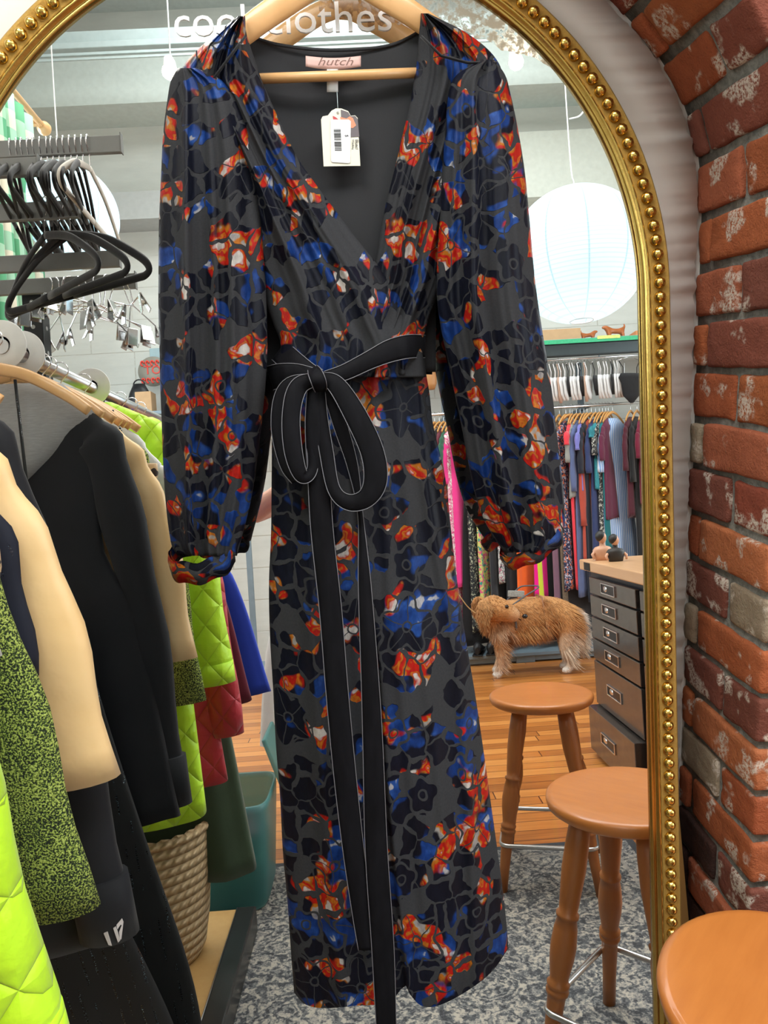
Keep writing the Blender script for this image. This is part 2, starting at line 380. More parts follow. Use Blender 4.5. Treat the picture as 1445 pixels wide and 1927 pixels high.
# window shapes added on the side walls for fill, with panes that glow
for k, (x, y, z, w_, h, s) in enumerate([(4.24, -2.6, 2.4, 2.2, 1.8, 1), (-3.19, -3.4, 2.9, 1.9, 1.6, -1)]):
    e = empty('window_%d' % (k + 1), (x, y, z)); e['kind'] = 'structure'
    mb = MB()
    for q in (-1, 1): mb.box((0, q * w_ / 2, 0), (.06, .07, h + .07), None, .005); mb.box((0, 0, q * h / 2), (.06, w_, .07), None, .005)
    mb.box((0, 0, 0), (.05, .05, h)); mb.build('window_frame', plain('window_frame_paint', (.1, .11, .11), .5), e)
    g = NT('daylight_glass_%d' % k); MB().box((0, 0, 0), (.01, w_, h)).build('window_pane', g.set(color=(.8, .9, 1), emit=2.2, ecol=(.85, .93, 1), rough=.2), e)

# brick archway around the plastered recess
ZS, RA, XB = 1.86, .42, .72
def curve(s):
    """point, outward and upward directions along the inner edge of the arch"""
    if s <= ZS: return Vector((XB, 0, s)), Vector((1, 0, 0)), Vector((0, 0, 1))
    a = min((s - ZS) / RA, .8); ex = max(0, s - ZS - RA * .8)
    if ex: return Vector((XB - RA + RA * math.cos(a) - math.sin(a) * ex, 0, ZS + RA * math.sin(a) + math.cos(a) * ex)), Vector((math.cos(a), 0, math.sin(a))), Vector((-math.sin(a), 0, math.cos(a)))
    return Vector((XB - RA + RA * math.cos(a), 0, ZS + RA * math.sin(a))), Vector((math.cos(a), 0, math.sin(a))), Vector((-math.sin(a), 0, math.cos(a)))
mb = MB(); tone = mb.bm.verts.layers.float_color.new('tone')
PIT, BH = .0935, .080; row0 = 1.66 - PIT * 17 - .002
tones = [(.42, .12, .045), (.46, .14, .05), (.37, .1, .04), (.3, .075, .045), (.24, .075, .05), (.4, .12, .06), (.2, .07, .05), (.36, .31, .22), (.45, .15, .06)]
rb = random.Random(4)
def one_brick(p, ou, up, o0, o1, y0, y1, row):
    r = bmesh.ops.create_cube(mb.bm, size=1.0); vs = r['verts']
    ts = rb.uniform(-.012, .012)
    m = frame_m(p + ou * ((o0 + o1) / 2 + rb.uniform(-.003, .003)) + Vector((0, (y0 + y1) / 2, 0)), ou, Vector((0, 1, 0)), up) @ Matrix.Rotation(ts, 4, 'Y') @ Matrix.Rotation(rb.uniform(-.01, .01), 4, 'Z') @ Matrix.Diagonal((o1 - o0, y1 - y0, BH * rb.uniform(.95, 1.03), 1))
    bmesh.ops.transform(mb.bm, matrix=m, verts=vs)
    es = list({e for v in vs for e in v.link_edges})
    q = bmesh.ops.bevel(mb.bm, geom=es, offset=.006, segments=2, affect='EDGES', profile=.5)
    fs = list({f for v in q['verts'] for f in v.link_faces})
    es = list({e for f in fs for e in f.edges if e.calc_length() > .03})
    q2 = bmesh.ops.subdivide_edges(mb.bm, edges=es, cuts=5, use_grid_fill=True)
    vv = set(v for f in fs if f.is_valid for v in f.verts) | set(g for g in q2['geom'] if isinstance(g, bmesh.types.BMVert)) | set(v for v in q['verts'] if v.is_valid)
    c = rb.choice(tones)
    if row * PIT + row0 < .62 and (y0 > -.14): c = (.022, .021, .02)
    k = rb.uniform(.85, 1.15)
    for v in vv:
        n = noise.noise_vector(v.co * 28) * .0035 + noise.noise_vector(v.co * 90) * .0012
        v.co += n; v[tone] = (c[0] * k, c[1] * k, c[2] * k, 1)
    for f in {f for v in vv for f in v.link_faces}: f.smooth = True
nrow = 31
for i in range(nrow):
    s = row0 + PIT * i + PIT / 2; p, ou, up = curve(s); A = (i % 2 == 1)
    straight = s < ZS
    if A:
        one_brick(p, ou, up, 0, .23, -.18, -.064, i); one_brick(p, ou, up, 0, .12, -.05, .098, i)
        if straight: one_brick(p, ou, up, .244, .474, -.18, -.07, i); one_brick(p, ou, up, .488, .72, -.18, -.07, i)
        else: one_brick(p, ou, up, .244, .36, -.18, -.07, i)
    else:
        one_brick(p, ou, up, 0, .11, -.18, .045, i); one_brick(p, ou, up, 0, .11, .058, .098, i)
        if straight: one_brick(p, ou, up, .124, .354, -.18, -.07, i); one_brick(p, ou, up, .368, .598, -.18, -.07, i)
        else: one_brick(p, ou, up, .124, .36, -.18, -.07, i)
bw = mb.build('wall_brick_arch', BRICK); tag(bw, kind='structure')
mb = MB(); ss = [k * .05 for k in range(0, 62)]
ringA = []
for s in ss:
    p, ou, up = curve(s)
    ringA.append([p + ou * .009 + Vector((0, .1, 0)), p + ou * .009 + Vector((0, -.171, 0)), p + ou * .9 + Vector((0, -.171, 0)), p + ou * .9 + Vector((0, .1, 0))])
mb.loft(ringA, True); tag(mb.build('trim_5', MORTAR), kind='structure')
# ragged plaster skim that laps over the bricks beside the mirror
mb = MB(); rp = random.Random(9); L = []
for k in range(0, 260):
    s = .64 + k * .0075; p, ou, up = curve(s); L.append((p, ou))
ragg = [p - ou * (.004 + .006 * noise.noise(Vector((i * .35, 0, 3))) + .002 * rp.random()) + Vector((0, .088, 0)) for i, (p, ou) in enumerate(L)]
inner = [Vector((p.x - .14, .088, p.z)) - Vector((0, 0, 0)) for p, ou in L]
mb.loft([[a_, a_ + Vector((0, .012, 0)), b2 + Vector((0, .012, 0)), b2] for a_, b2 in zip(ragg, inner)], True)
tag(mb.build('trim_6', PLASTER), kind='structure')
tag(MB().box((.5, .09, .04), (2.4, .02, .08)).build('baseboard_front', BLACKM), kind='structure')

# ------------------------------------------------------------------ leaning arched mirror
CU, CVV = -.023, .09; BOT = -1.60
def archpath(r, n=96, bot=BOT):
    L = [(CU + r, bot + (CVV - bot) * k / 24) for k in range(24)] + [(CU + r * math.cos(PI * k / n), CVV + r * math.sin(PI * k / n)) for k in range(n + 1)] + [(CU - r, CVV - (CVV - bot) * k / 24) for k in range(1, 25)]
    return L
mir = empty('arched_mirror', P0 + W_ * BOT, 'very large arched mirror with a beaded gilded frame, leaning on the plastered wall', 'mirror')
bpy.context.view_layer.update()
def to_mir(o): o.parent = mir; o.matrix_parent_inverse = mir.matrix_world.inverted(); return o
def m_mirror():
    t = NT('silvered_glass'); c = t.co(); x, y, z = t.sep(c)
    # foil-like loss of the silvering along the upper right edge of the glass
    dx = t.f('SUBTRACT', x, CU); dz = t.f('SUBTRACT', z, 1.62 + CVV); r = t.f('SQRT', t.f('ADD', t.f('MULTIPLY', dx, dx), t.f('MULTIPLY', dz, dz)))
    an = t.f('ARCTAN2', dz, dx)
    n = t.noise(c, 9, 4, .6); n2 = t.noise(c, 90, 3, .7)
    wd = t.f('MULTIPLY', t.step(an, .6, 1.15), t.f('ADD', .01, t.f('MULTIPLY', n, .19)))
    wear = t.f('MULTIPLY', t.f('GREATER_THAN', r, t.f('SUBTRACT', .592, wd)), t.f('MULTIPLY', t.f('LESS_THAN', an, 1.45), t.f('GREATER_THAN', an, .5)))
    wear = t.f('MULTIPLY', wear, t.step(n2, .3, .6))
    return t.set(color=t.mix(t.f('MULTIPLY', wear, .85), (.93, .95, .94), (.36, .26, .17)), metal=1., rough=t.f('MULTIPLY', wear, .22))
mb = MB(); out = archpath(.592)
vs = [mb.bm.verts.new(mp(a, b)) for a, b in out]; mb.bm.faces.new(vs)
to_mir(mb.build('mirror_glass', m_mirror(), norm=False))
def sweep(prof, name, m, bot=BOT):
    mb = MB(); rings = []
    for i in range(len(archpath(.6))):
        rings.append([mp(*archpath(r, bot=bot)[i], h) for r, h in prof])
    mb.loft(rings, True); return to_mir(mb.build(name, m))
sweep([(.588, -.005), (.588, .006), (.592, .009), (.596, .006), (.5985, .006), (.6005, .012), (.6045, .013), (.6065, .008), (.6065, -.03), (.588, -.03)], 'inner_moulding', GOLD_DARK)
sweep([(.6065, -.03), (.6065, .011), (.6085, .0125), (.6335, .0125), (.636, .015), (.6395, .013), (.6405, .006), (.6405, -.034)], 'frame_band', GOLD_TEX)
mb = MB(); P = archpath(.621, 400); acc = 0; last = Vector((*P[0], 0))
dense = []
for i in range(len(P) - 1):
    a, b = Vector((*P[i], 0)), Vector((*P[i+1], 0)); n = max(1, int((b - a).length / .0004))
    for k in range(n): dense.append(a.lerp(b, k / n))
nxt = 0; acc = 0
for i in range(1, len(dense)):
    acc += (dense[i] - dense[i-1]).length
    if acc >= nxt: mb.sphere(mp(dense[i].x, dense[i].y, .0135), .0107, 2); nxt += .0243
to_mir(mb.build('beading', GOLD, norm=False))
to_mir(MB().box(mp(CU, BOT, -.01), (1.28, .05, .03), None, .004).build('bottom_rail', GOLD_DARK))
to_mir(MB().poly([mp(a, b, -.034) for a, b in archpath(.63)][::3], N_ * -.012).build('backing_board', m_wood('backing_ply', (.4, .24, .1), (.55, .36, .17), .7)))
letters = plain('white_vinyl', (.86, .86, .86), .5)
mm = frame_m(mp(-.205, .5375, .0012), U_, W_, N_) @ Matrix.Rotation(-.003, 4, 'Z')
for wd, u0, u1 in (('cool', -.205, -.0885), ('clothes', -.0555, .154)):
    tx = text(wd, .073, mm, 'lettering', letters, None, .0008, align='LEFT', label='white lettering reading ' + wd)
    xs = [U_.dot(v.co - P0) for v in tx.data.vertices]; k = (u1 - u0) / (max(xs) - min(xs)); x0 = min(xs)
    for v in tx.data.vertices:
        q = v.co - P0; a, b, h = U_.dot(q), W_.dot(q), N_.dot(q); v.co = mp(u0 + (a - x0) * k, .5375 + (b - .5375) * .95, h)
    to_mir(tx)
# plank standing behind the right side of the frame
p1, p2 = D(1256, 1290, .03), D(1293, 1700, .03)
dr = (p2 - p1) / (p2.z - p1.z)
a = p1 + dr * (1.35 - p1.z); b = p1 + dr * (.002 - p1.z)
mb = MB(); mb.poly([a, b, b + Vector((-.13, 0, 0)), a + Vector((-.07, 0, 0))], (0, .022, 0))
pl = tag(mb.build('wooden_plank', m_wood('worn_plank', (.42, .22, .06), (.62, .36, .12), .6)), 'worn yellow wooden plank propped between the gold frame and the wall', 'plank')

# ------------------------------------------------------------------ the velvet dress on its wooden hanger
YD = -.07
def DR(px, py, y):                   # the dress hangs parallel to a plane that leans a little with the mirror
    v = ray(px, py); b = .12; s_ = (YD + b * (CAM.z - 1.5) + (y - YD) - CAM.y) / (v.y - b * v.z); return CAM + v * s_
def interp_rows(rows, py): return smo([(r[0], r[1]) for r in rows], py), smo([(r[0], r[2]) for r in rows], py)
def sharp(x, p=3.): return ((1 + math.cos(x)) / 2) ** p
def panel(name, rows, parent, y0, bulge, folds, nu=70, nv=120, th=.003, m=None, ytop=0., amp=1.):
    """a gathered panel: left and right edges follow the cut of the garment, folds run between them"""
    r0, r1 = rows[0][0], rows[-1][0]
    def fn(u, v):
        py = r0 + (r1 - r0) * v; l, r = interp_rows(rows, py); px = l + (r - l) * u
        y = y0 - bulge * math.sqrt(max(0, 1 - (2 * u - 1) ** 2)) + ytop * v
        for k, ph, a, w_ in folds: y -= amp * a * (sharp(2 * PI * k * u + ph + w_ * v) - .3) * min(1, 4 * u, 4 * (1 - u))
        return DR(px, py, y)
    def uvf(u, v):
        py = r0 + (r1 - r0) * v; l, r = interp_rows(rows, py); q = DR(l + (r - l) * u, py, y0); return (q.x * 1.15 + .05 * u, q.z)
    return MB().sheet(fn, nu, nv, (0, th, 0), uvf).build(name, m or BURN, parent)
dress = empty('wrap_dress', DR(640, 700, YD), 'long black velvet wrap dress with red, blue and orange flowers before the mirror', 'dress')
bpy.context.view_layer.update()
def kid(o, par=None):
    o.parent = par or dress; o.matrix_parent_inverse = (par or dress).matrix_world.inverted() if not par or par.type == 'EMPTY' else Matrix.Identity(4); return o
LINING = cloth('matte_black_lining', (.03, .031, .034), .95, .1, 1200, .1, .1)
# lining of the back seen through the neckline
nk = [(455, 60), (480, 68), (520, 80), (600, 90), (680, 89), (740, 80), (785, 58), (800, 45)]
def backfn(u, v):
    px = 440 + 380 * u; top = smo(nk, px); py = top + (700 - top) * v
    return DR(px, py, YD + .022 + .01 * math.sin(PI * u) - .004 * math.cos(7 * u + 3 * v))
kid(MB().sheet(backfn, 50, 40, (0, .003, 0)).build('back_lining', LINING))
kid(MB().sheet(lambda u, v: DR(478 + 312 * u, smo(nk, 478 + 312 * u) + 3 + 4 * v, YD + .02 + .01 * math.sin(PI * u)), 40, 2, (0, -.002, 0)).build('neck_binding', BLACKV))
# front and back of the skirt, one tube with a wrap edge
hem = [(0, 1868), (.04, 1888), (.12, 1897), (.28, 1893), (.45, 1886), (.49, 1868), (.52, 1853), (.545, 1872), (.6, 1893), (.68, 1892), (.8, 1868), (.92, 1830), (1, 1785)]
srows = [(640, 530, 797), (690, 522, 800), (740, 515, 808), (800, 512, 815), (900, 511, 838), (1000, 510, 849), (1100, 506, 861), (1200, 508, 876), (1300, 514, 893), (1400, 519, 908), (1500, 527, 922), (1600, 532, 936), (1700, 541, 949), (1800, 548, 957), (1900, 556, 952)]
def skirt_pt(u, v, back):
    t = (1 - math.cos(PI * u)) / 2 if False else u
    b = smo(hem, t); py = 640 + (b - 640) * v; l, r = interp_rows(srows, py); px = l + (r - l) * t
    q = math.sqrt(max(0, 1 - (2 * t - 1) ** 2)); dp = .035 + .03 * v
    if back: y = YD + .012 + dp * .4 * q
    else:
        y = YD + .01 - dp * q
        wf = min(1, 5 * t, 5 * (1 - t))
        for k, ph, a, ww in ((2.3, 1.2, .012, .6), (4.6, .4, .006, -1.2), (7.3, 2., .004, .8)): y -= a * wf * (sharp(2 * PI * k * t + ph + ww * v, 2.5) - .3) * (.4 + .6 * v)
        edge = smo([(640, 600), (900, 660), (1200, 705), (1500, 728), (1893, 768)], py)      # wrap edge falls towards the hem
        y -= .016 / (1 + math.exp(-(px - edge) / 1.6)) * min(1, v * 2) * max(0, 1 - (px - edge) / 150) if px > edge - 12 else 0
        lf = smo([(640, 560), (900, 575), (1300, 590), (1890, 640)], py); y -= .014 * math.exp(-((px - lf) / 16) ** 2) * (1 - .2 * v)
        rf = smo([(640, 780), (900, 800), (1300, 868), (1890, 900)], py); y -= .012 * math.exp(-((px - rf) / 13) ** 2)
    return DR(px, py, y)
def skuv(u, v): q = skirt_pt(u, v, False); return (q.x * 1.15 + 3, q.z)
mb = MB(); mb.sheet(lambda u, v: skirt_pt(u, v, False), 150, 190, None, skuv); mb.sheet(lambda u, v: skirt_pt(u, v, True), 40, 60, None, skuv)
bmesh.ops.remove_doubles(mb.bm, verts=mb.bm.verts, dist=.0005)
kid(mb.build('skirt', BURN, norm=False))
# bodice: the panel from the right shoulder lies below, the one from the left crosses over it
kid(panel('right_bodice', [(25, 792, 806), (60, 789, 875), (100, 786, 925), (140, 781, 945), (200, 770, 930), (260, 756, 905), (320, 742, 885), (380, 727, 868), (440, 715, 852), (480, 709, 842), (520, 702, 836), (560, 690, 822), (600, 680, 806), (650, 660, 797), (705, 650, 800)], None, YD, .032,
    [(2.6, .3, .013, 1.), (4.7, 1.7, .007, 2.), (9., .6, .003, 1.)], 90, 150))
dress_left = kid(panel('left_bodice', [(30, 448, 461), (60, 410, 463), (90, 375, 472), (120, 348, 482), (150, 335, 492), (180, 360, 505), (240, 392, 532), (300, 420, 562), (360, 440, 604), (400, 450, 634), (440, 462, 664), (480, 474, 696), (520, 486, 728), (550, 494, 748), (580, 502, 760), (610, 514, 774), (650, 528, 792), (710, 517, 800)], None, YD - .012, .038,
    [(2.4, .9, .014, 1.2), (4.4, 2.6, .008, 2.), (8.5, .6, .003, 1.)], 100, 160))
# sleeves are closed tubes, full and gathered into narrow cuffs
def sleeve(name, rows, y0, depth, folds, shift=0.):
    r0, r1 = rows[0][0], rows[-1][0]; n = 110; nv = 130; rings = []; uvs = []
    for j in range(nv + 1):
        v = j / nv; py = r0 + (r1 - r0) * v; l, r = interp_rows(rows, py); R = []; Uv = []
        dd = depth * (math.sin(PI * min(1, .16 + v * .72)) ** .6)
        for k in range(n):
            th = 2 * PI * k / n; u = (1 - math.cos(th)) / 2; y = -math.sin(th) * dd
            if math.sin(th) >= 0:
                wf = min(1, 3.5 * u, 3.5 * (1 - u))
                for kk, ph, a, ww in folds: y -= a * wf * (sharp(2 * PI * kk * u + ph + ww * v, 2.5) - .3) * min(1, .3 + v * 2)
            q = DR(l + (r - l) * u, py + 14 * math.sin(th) * v * 0, y0 + y); R.append(q)
        acc = 0
        for k in range(n + 1):
            Uv.append((acc * .9 + shift, R[0].z)); acc += (Vector((R[(k+1) % n].x, R[(k+1) % n].y, 0)) - Vector((R[k % n].x, R[k % n].y, 0))).length
        rings.append(R); uvs.append(Uv)
    return kid(MB().loft(rings, True, True, uvs).build(name, BURN))
sl = sleeve('left_sleeve', [(128, 334, 372), (150, 322, 420), (180, 316, 447), (250, 307, 470), (330, 303, 483), (420, 299, 492), (520, 298, 499), (590, 298, 502), (660, 300, 503), (720, 301, 500), (790, 304, 493), (850, 306, 486), (910, 309, 478), (960, 313, 468), (1000, 318, 458), (1030, 324, 450), (1046, 334, 446)], YD - .03, .052,
    [(2.2, 2.6, .026, .7), (3.7, .5, .016, -.6), (7, 1.1, .005, .5)], 0)
sr = sleeve('right_sleeve', [(112, 905, 930), (140, 860, 950), (170, 845, 959), (240, 838, 974), (320, 832, 987), (420, 826, 997), (500, 822, 1004), (560, 822, 1011), (620, 830, 1020), (680, 843, 1030), (740, 855, 1039), (800, 868, 1046), (860, 879, 1053), (910, 889, 1059), (950, 900, 1062), (985, 914, 1063), (1015, 932, 1055), (1040, 948, 1030)], YD - .03, .052,
    [(2.4, .8, .026, .8), (4.1, 2.2, .016, .9), (7, .2, .005, .5)], 5)
def cuff(name, c, ax, ay, tilt, y0, hgt):
    rings = []; uvs = []
    dirn = Vector((-math.sin(tilt), 0, math.cos(tilt)))
    c = DR(*c, y0)
    for r_, o in ((1.0, hgt), (1.06, hgt * .6), (1.03, 0), (.99, 0), (.96, hgt * .3), (.93, hgt)):
        rings.append([c + Vector((math.cos(tilt), 0, math.sin(tilt))) * (ax * r_ * math.cos(a)) + Vector((0, -1, -.42)) * (ay * r_ * math.sin(a)) + dirn * (o + .0025 * math.sin(7 * a)) for a in [2 * PI * k / 48 for k in range(48)]])
        uvs.append([(k * .006 + 8, o * 1.5) for k in range(49)])
    return kid(MB().loft(rings, False, True, uvs).build(name, BURN))
cuff('left_cuff', (383, 1066), .051, .04, .08, YD - .03, .034)
cuff('right_cuff', (1004, 1034), .055, .03, .42, YD - .03, .022)
# shoulder seams
kid(MB().tube([DR(*q, YD - .052) for q in ((462, 68), (430, 110), (400, 150), (350, 152))], .0022, 6).build('shoulder_seam', BLACKV))
kid(MB().tube([DR(*q, YD - .052) for q in ((792, 68), (830, 105), (880, 118), (935, 118))], .0022, 6).build('shoulder_seam', BLACKV))
# velvet sash: ribbons with pale satin edges
def m_velvet():
    t = NT('plain_black_velvet'); c = t.co(); n = t.noise(t.v('MULTIPLY', c, (60, 60, 14)), 1., 5, .65)
    t.bump(n, .25, .002)
    return t.set(color=t.mix(n, (.002, .002, .0025), (.011, .011, .014)), rough=.65, sheen=.04, sheenr=.3, tint=(.5, .5, .6), spec=.07)
VELV = m_velvet(); SATIN = plain('satin_edge', (.16, .16, .18), .4)
def ribbon(name, pts, parent=None, n=10, edge=True):
    """pts: (px, py, width in px, y offset, twist)"""
    P = [Vector((p[0], p[1], 0)) for p in pts]; C3 = catmull(P, n); A = catmull([Vector((p[2], p[3], p[4] if len(p) > 4 else 0)) for p in pts], n)
    L = []; R = []
    for i, c in enumerate(C3):
        a = C3[max(0, i - 1)]; b = C3[min(len(C3) - 1, i + 1)]; t = (b - a).normalized(); nrm = Vector((-t.y, t.x, 0)); w_ = A[i].x / 2
        co_ = math.cos(A[i].z); si = math.sin(A[i].z) * w_ * .0009
        L.append(DR(c.x - nrm.x * w_ * co_, c.y - nrm.y * w_ * co_, YD - A[i].y - si)); R.append(DR(c.x + nrm.x * w_ * co_, c.y + nrm.y * w_ * co_, YD - A[i].y + si))
    m_ = len(L) - 1
    def fn(u, v):
        k = min(m_, int(round(v * m_))); q = L[k].lerp(R[k], u); q.y -= .004 * math.sin(PI * u); return q
    o = kid(MB().sheet(fn, 6, m_, (0, .0022, 0)).build(name, VELV), parent)
    if edge:
        e = MB().tube([q + Vector((0, -.0008, 0)) for q in L], .0007, 5); e.tube([q + Vector((0, -.0008, 0)) for q in R], .0007, 5)
        e = e.build('satin_edge', SATIN, o, 'thin grey satin edge')
        e.matrix_parent_inverse = Matrix.Identity(4)
        e.parent = o; e.matrix_parent_inverse = o.matrix_parent_inverse.inverted() @ Matrix.Identity(4) if False else (dress.matrix_world @ o.matrix_parent_inverse).inverted()
    return o
ribbon('sash_band', [(800, 652, 42, .0, 0), (770, 652, 44, .045), (735, 660, 42, .06), (695, 678, 34, .068), (650, 700, 30, .072), (612, 712, 26, .075)])
ribbon('sash_band', [(524, 660, 42, .0), (540, 672, 44, .035), (560, 684, 36, .055), (582, 698, 30, .068), (602, 708, 26, .075)])
ribbon('sash_band', [(508, 712, 46, .01), (530, 706, 44, .045), (560, 702, 34, .06), (600, 708, 24, .076)])
ribbon('sash_tail', [(592, 716, 26, .08), (594, 800, 40, .085), (600, 900, 42, .083), (606, 1000, 42, .083), (622, 1150, 42, .085), (634, 1300, 42, .088), (648, 1450, 42, .09), (665, 1600, 40, .092), (682, 1720, 38, .093), (692, 1785, 36, .094)])
ribbon('sash_tail', [(612, 716, 22, .082), (640, 800, 26, .08), (664, 880, 20, .078), (678, 970, 10, .079), (686, 1100, 24, .084), (697, 1300, 34, .088), (702, 1420, 38, .09), (708, 1600, 42, .094), (720, 1780, 42, .098), (727, 1940, 38, .1), (730, 2010, 38, .1)])
ribbon('bow_loop', [(600, 712, 22, .084), (562, 728, 34, .092), (548, 780, 34, .098), (552, 850, 34, .1), (568, 896, 26, .096), (588, 880, 20, .086), (586, 800, 22, .082), (596, 724, 18, .08)])
ribbon('bow_loop', [(602, 712, 22, .086), (632, 724, 34, .097), (668, 780, 42, .105), (700, 850, 44, .108), (706, 905, 44, .108), (688, 938, 36, .106), (655, 945, 30, .1), (628, 920, 24, .094), (614, 850, 26, .088), (604, 780, 24, .084), (602, 722, 18, .082)])
ribbon('bow_loop', [(590, 712, 20, .08), (545, 735, 44, .07), (535, 800, 50, .072), (545, 870, 40, .074), (560, 905, 24, .074)])
k0 = DR(596, 712, YD - .095); kid(MB().sphere(k0, .014, 3, (.7, .5, 1.1)).build('sash_knot', VELV))
ribbon('knot_wrap', [(588, 692, 20, .078), (592, 700, 26, .1), (598, 714, 28, .107), (602, 728, 26, .1), (604, 738, 20, .08)], None, 6)
# labels and tags inside the neck
pinkl = plain('blush_satin', (.62, .4, .36), .5, var=.05); ink = plain('brown_ink', (.22, .12, .1), .6); kink = plain('black_ink', (.03, .03, .03), .7)
def lab(u, v): return DR(575 + 104 * u, 105 + (4 * math.sin(PI * u)) + (20 + 2 * math.sin(PI * u)) * v, YD + .016)
lb = kid(MB().sheet(lab, 20, 3, (0, .0012, 0)).build('woven_label', pinkl, None, 'blush pink woven label'))
q = DR(630, 123, YD + .0095)
def kid2(o, par): o.parent = par; o.matrix_parent_inverse = (dress.matrix_world @ par.matrix_parent_inverse).inverted(); return o
kid2(text('hutch', .019, frame_m(q, RIGHT.normalized(), Vector((RIGHT.z * -1, 0, 1)).normalized(), Vector((0, -1, 0))) @ Matrix.Diagonal((1.35, .9, 1, 1)), 'label_lettering', ink, None, .0002, shear=.35), lb)
kid(MB().sheet(lambda u, v: DR(615 + 21 * u, 128 + 45 * v, YD + .0165 - .004 * math.sin(PI * v)), 3, 8, (0, .001, 0)).build('size_tag', WHITE, None, 'small white size tag'))
st_ = kid(MB().tube([DR(634, 172, YD + .012), DR(636, 210, YD + .004)], .0005, 5).build('tag_string', plain('thin_string', (.5, .6, .62), .5)))
ol = [(604, 225), (607, 219), (617, 217), (624, 208), (632, 204), (642, 204), (655, 209), (660, 218), (668, 217), (673, 222), (678, 312), (609, 313)]
sw = kid(MB().poly([DR(x, y, YD + .003) for x, y in ol], (0, .0008, 0)).build('swing_tag', plain('tag_card', (.76, .74, .62), .6, var=.04), None, 'cream printed swing tag'))
def flatp(name, pts, m, y): return kid2(MB().poly([DR(a, b, y) for a, b in pts], (0, .0003, 0)).build(name, m), sw)
flatp('printed_picture', [(641, 206), (655, 211), (660, 219), (668, 218), (673, 224), (676, 257), (660, 258), (658, 232), (642, 226)], plain('tag_print_dark', (.14, .12, .13), .6), YD + .0024)
flatp('printed_picture', [(640, 220), (652, 223), (658, 219), (664, 222), (670, 236), (664, 241), (658, 240), (656, 228), (641, 226)], plain('tag_print_orange', (.75, .28, .16), .6), YD + .002)
flatp('printed_picture', [(626, 218), (631, 220), (637, 225), (627, 225)], plain('tag_print_red', (.5, .07, .08), .6), YD + .002)
stk = flatp('price_sticker', [(622, 227), (624, 225), (656, 225), (660, 228), (659, 305), (656, 307), (625, 305), (623, 302)], plain('sticker_white', (.8, .82, .84), .5, var=.03), YD + .0016)
mb = MB(); rr_ = random.Random(3); y = 243.
while y < 284:
    h = rr_.choice((.5, .8, 1.3)); a = (y - 243) / 41 * 2; 
    if not 263 < y < 265: mb.poly([DR(628 + a, y, YD + .0012), DR(641 + a, y, YD + .0012), DR(641 + a, y + h, YD + .0012), DR(628 + a, y + h, YD + .0012)], (0, .0002, 0))
    y += h + rr_.choice((.6, .9, 1.3))
kid2(mb.build('barcode', kink), sw)
dn = (DR(640, 300, YD) - DR(640, 240, YD)); dn.y = 0; dn.normalize(); rt = Vector((0, -1, 0)).cross(dn)
def vtext(s_, sz, px, py, nm): kid2(text(s_, sz, frame_m(DR(px, py, YD + .0012), dn, Vector((0, -1, 0)).cross(dn), Vector((0, -1, 0))), nm, kink, None, .0001, align='LEFT'), sw)
vtext('$192.00', .0078, 649.5, 253, 'price_lettering')
vtext('Butcher', .0075, 668.5, 262, 'tag_lettering'); vtext('Washington Capitals', .0046, 662.5, 262, 'tag_lettering')
kid2(MB().tube([DR(635.5 + 2 * math.cos(a), 211.5 + 2 * math.sin(a), YD + .002) for a in [k * PI / 4 for k in range(8)]], .0005, 5, closed=True).build('eyelet', STEEL), sw)

# wooden hanger inside the dress
hg = empty('wooden_hanger', DR(625, -30, YD - .005), 'honey coloured wooden hanger carrying the flowered velvet dress', 'hanger')
bpy.context.view_layer.update()
def kidh(o): o.parent = hg; o.matrix_parent_inverse = hg.matrix_world.inverted(); return o
for sgn, pts in ((-1, [(628, -42), (590, -28), (530, 10), (480, 45), (430, 84), (400, 112), (375, 150)]), (1, [(628, -42), (670, -36), (720, -8), (768, 22), (820, 58), (860, 88), (885, 125)])):
    c = catmull([DR(a, b, YD + (.01 if i > 3 else .002)) for i, (a, b) in enumerate(pts)], 6)
    kidh(MB().tube(c, [.021 - .006 * abs(i / len(c) - .3) for i in range(len(c))], 16, True, False, .42, Vector((0, 1, 0))).build('shoulder_arm', PINE))
kidh(MB().tube([DR(440, 150, YD + .004), DR(840, 135, YD + .004)], .0078, 16).build('trouser_bar', PINE))
hk = [DR(626, -40, YD)]; hp = hk[0]
hkp = [hp, hp + Vector((0, 0, .04)), hp + Vector((.004, 0, .06)), hp + Vector((.025, 0, .075)), hp + Vector((.02, 0, .105)), hp + Vector((-.005, 0, .112)), hp + Vector((-.022, 0, .095))]
kidh(MB().tube(catmull(hkp, 6), .0018, 8).build('hook', STEEL))
# the wall hook that carries the hanger, above the picture
e = DR(626, -40, YD) + Vector((0, 0, .108))
mb = MB(); mb.tube([e + Vector((0, -.01, .0)), Vector((e.x, .02, e.z)), Vector((e.x, .1, e.z + .01))], .004, 10); mb.box((e.x, .095, e.z + .01), (.05, .01, .08), None, .003)
tag(mb.build('wall_hook', STEEL), 'steel hook on the plaster wall that the dress hanger hangs from', 'hook')

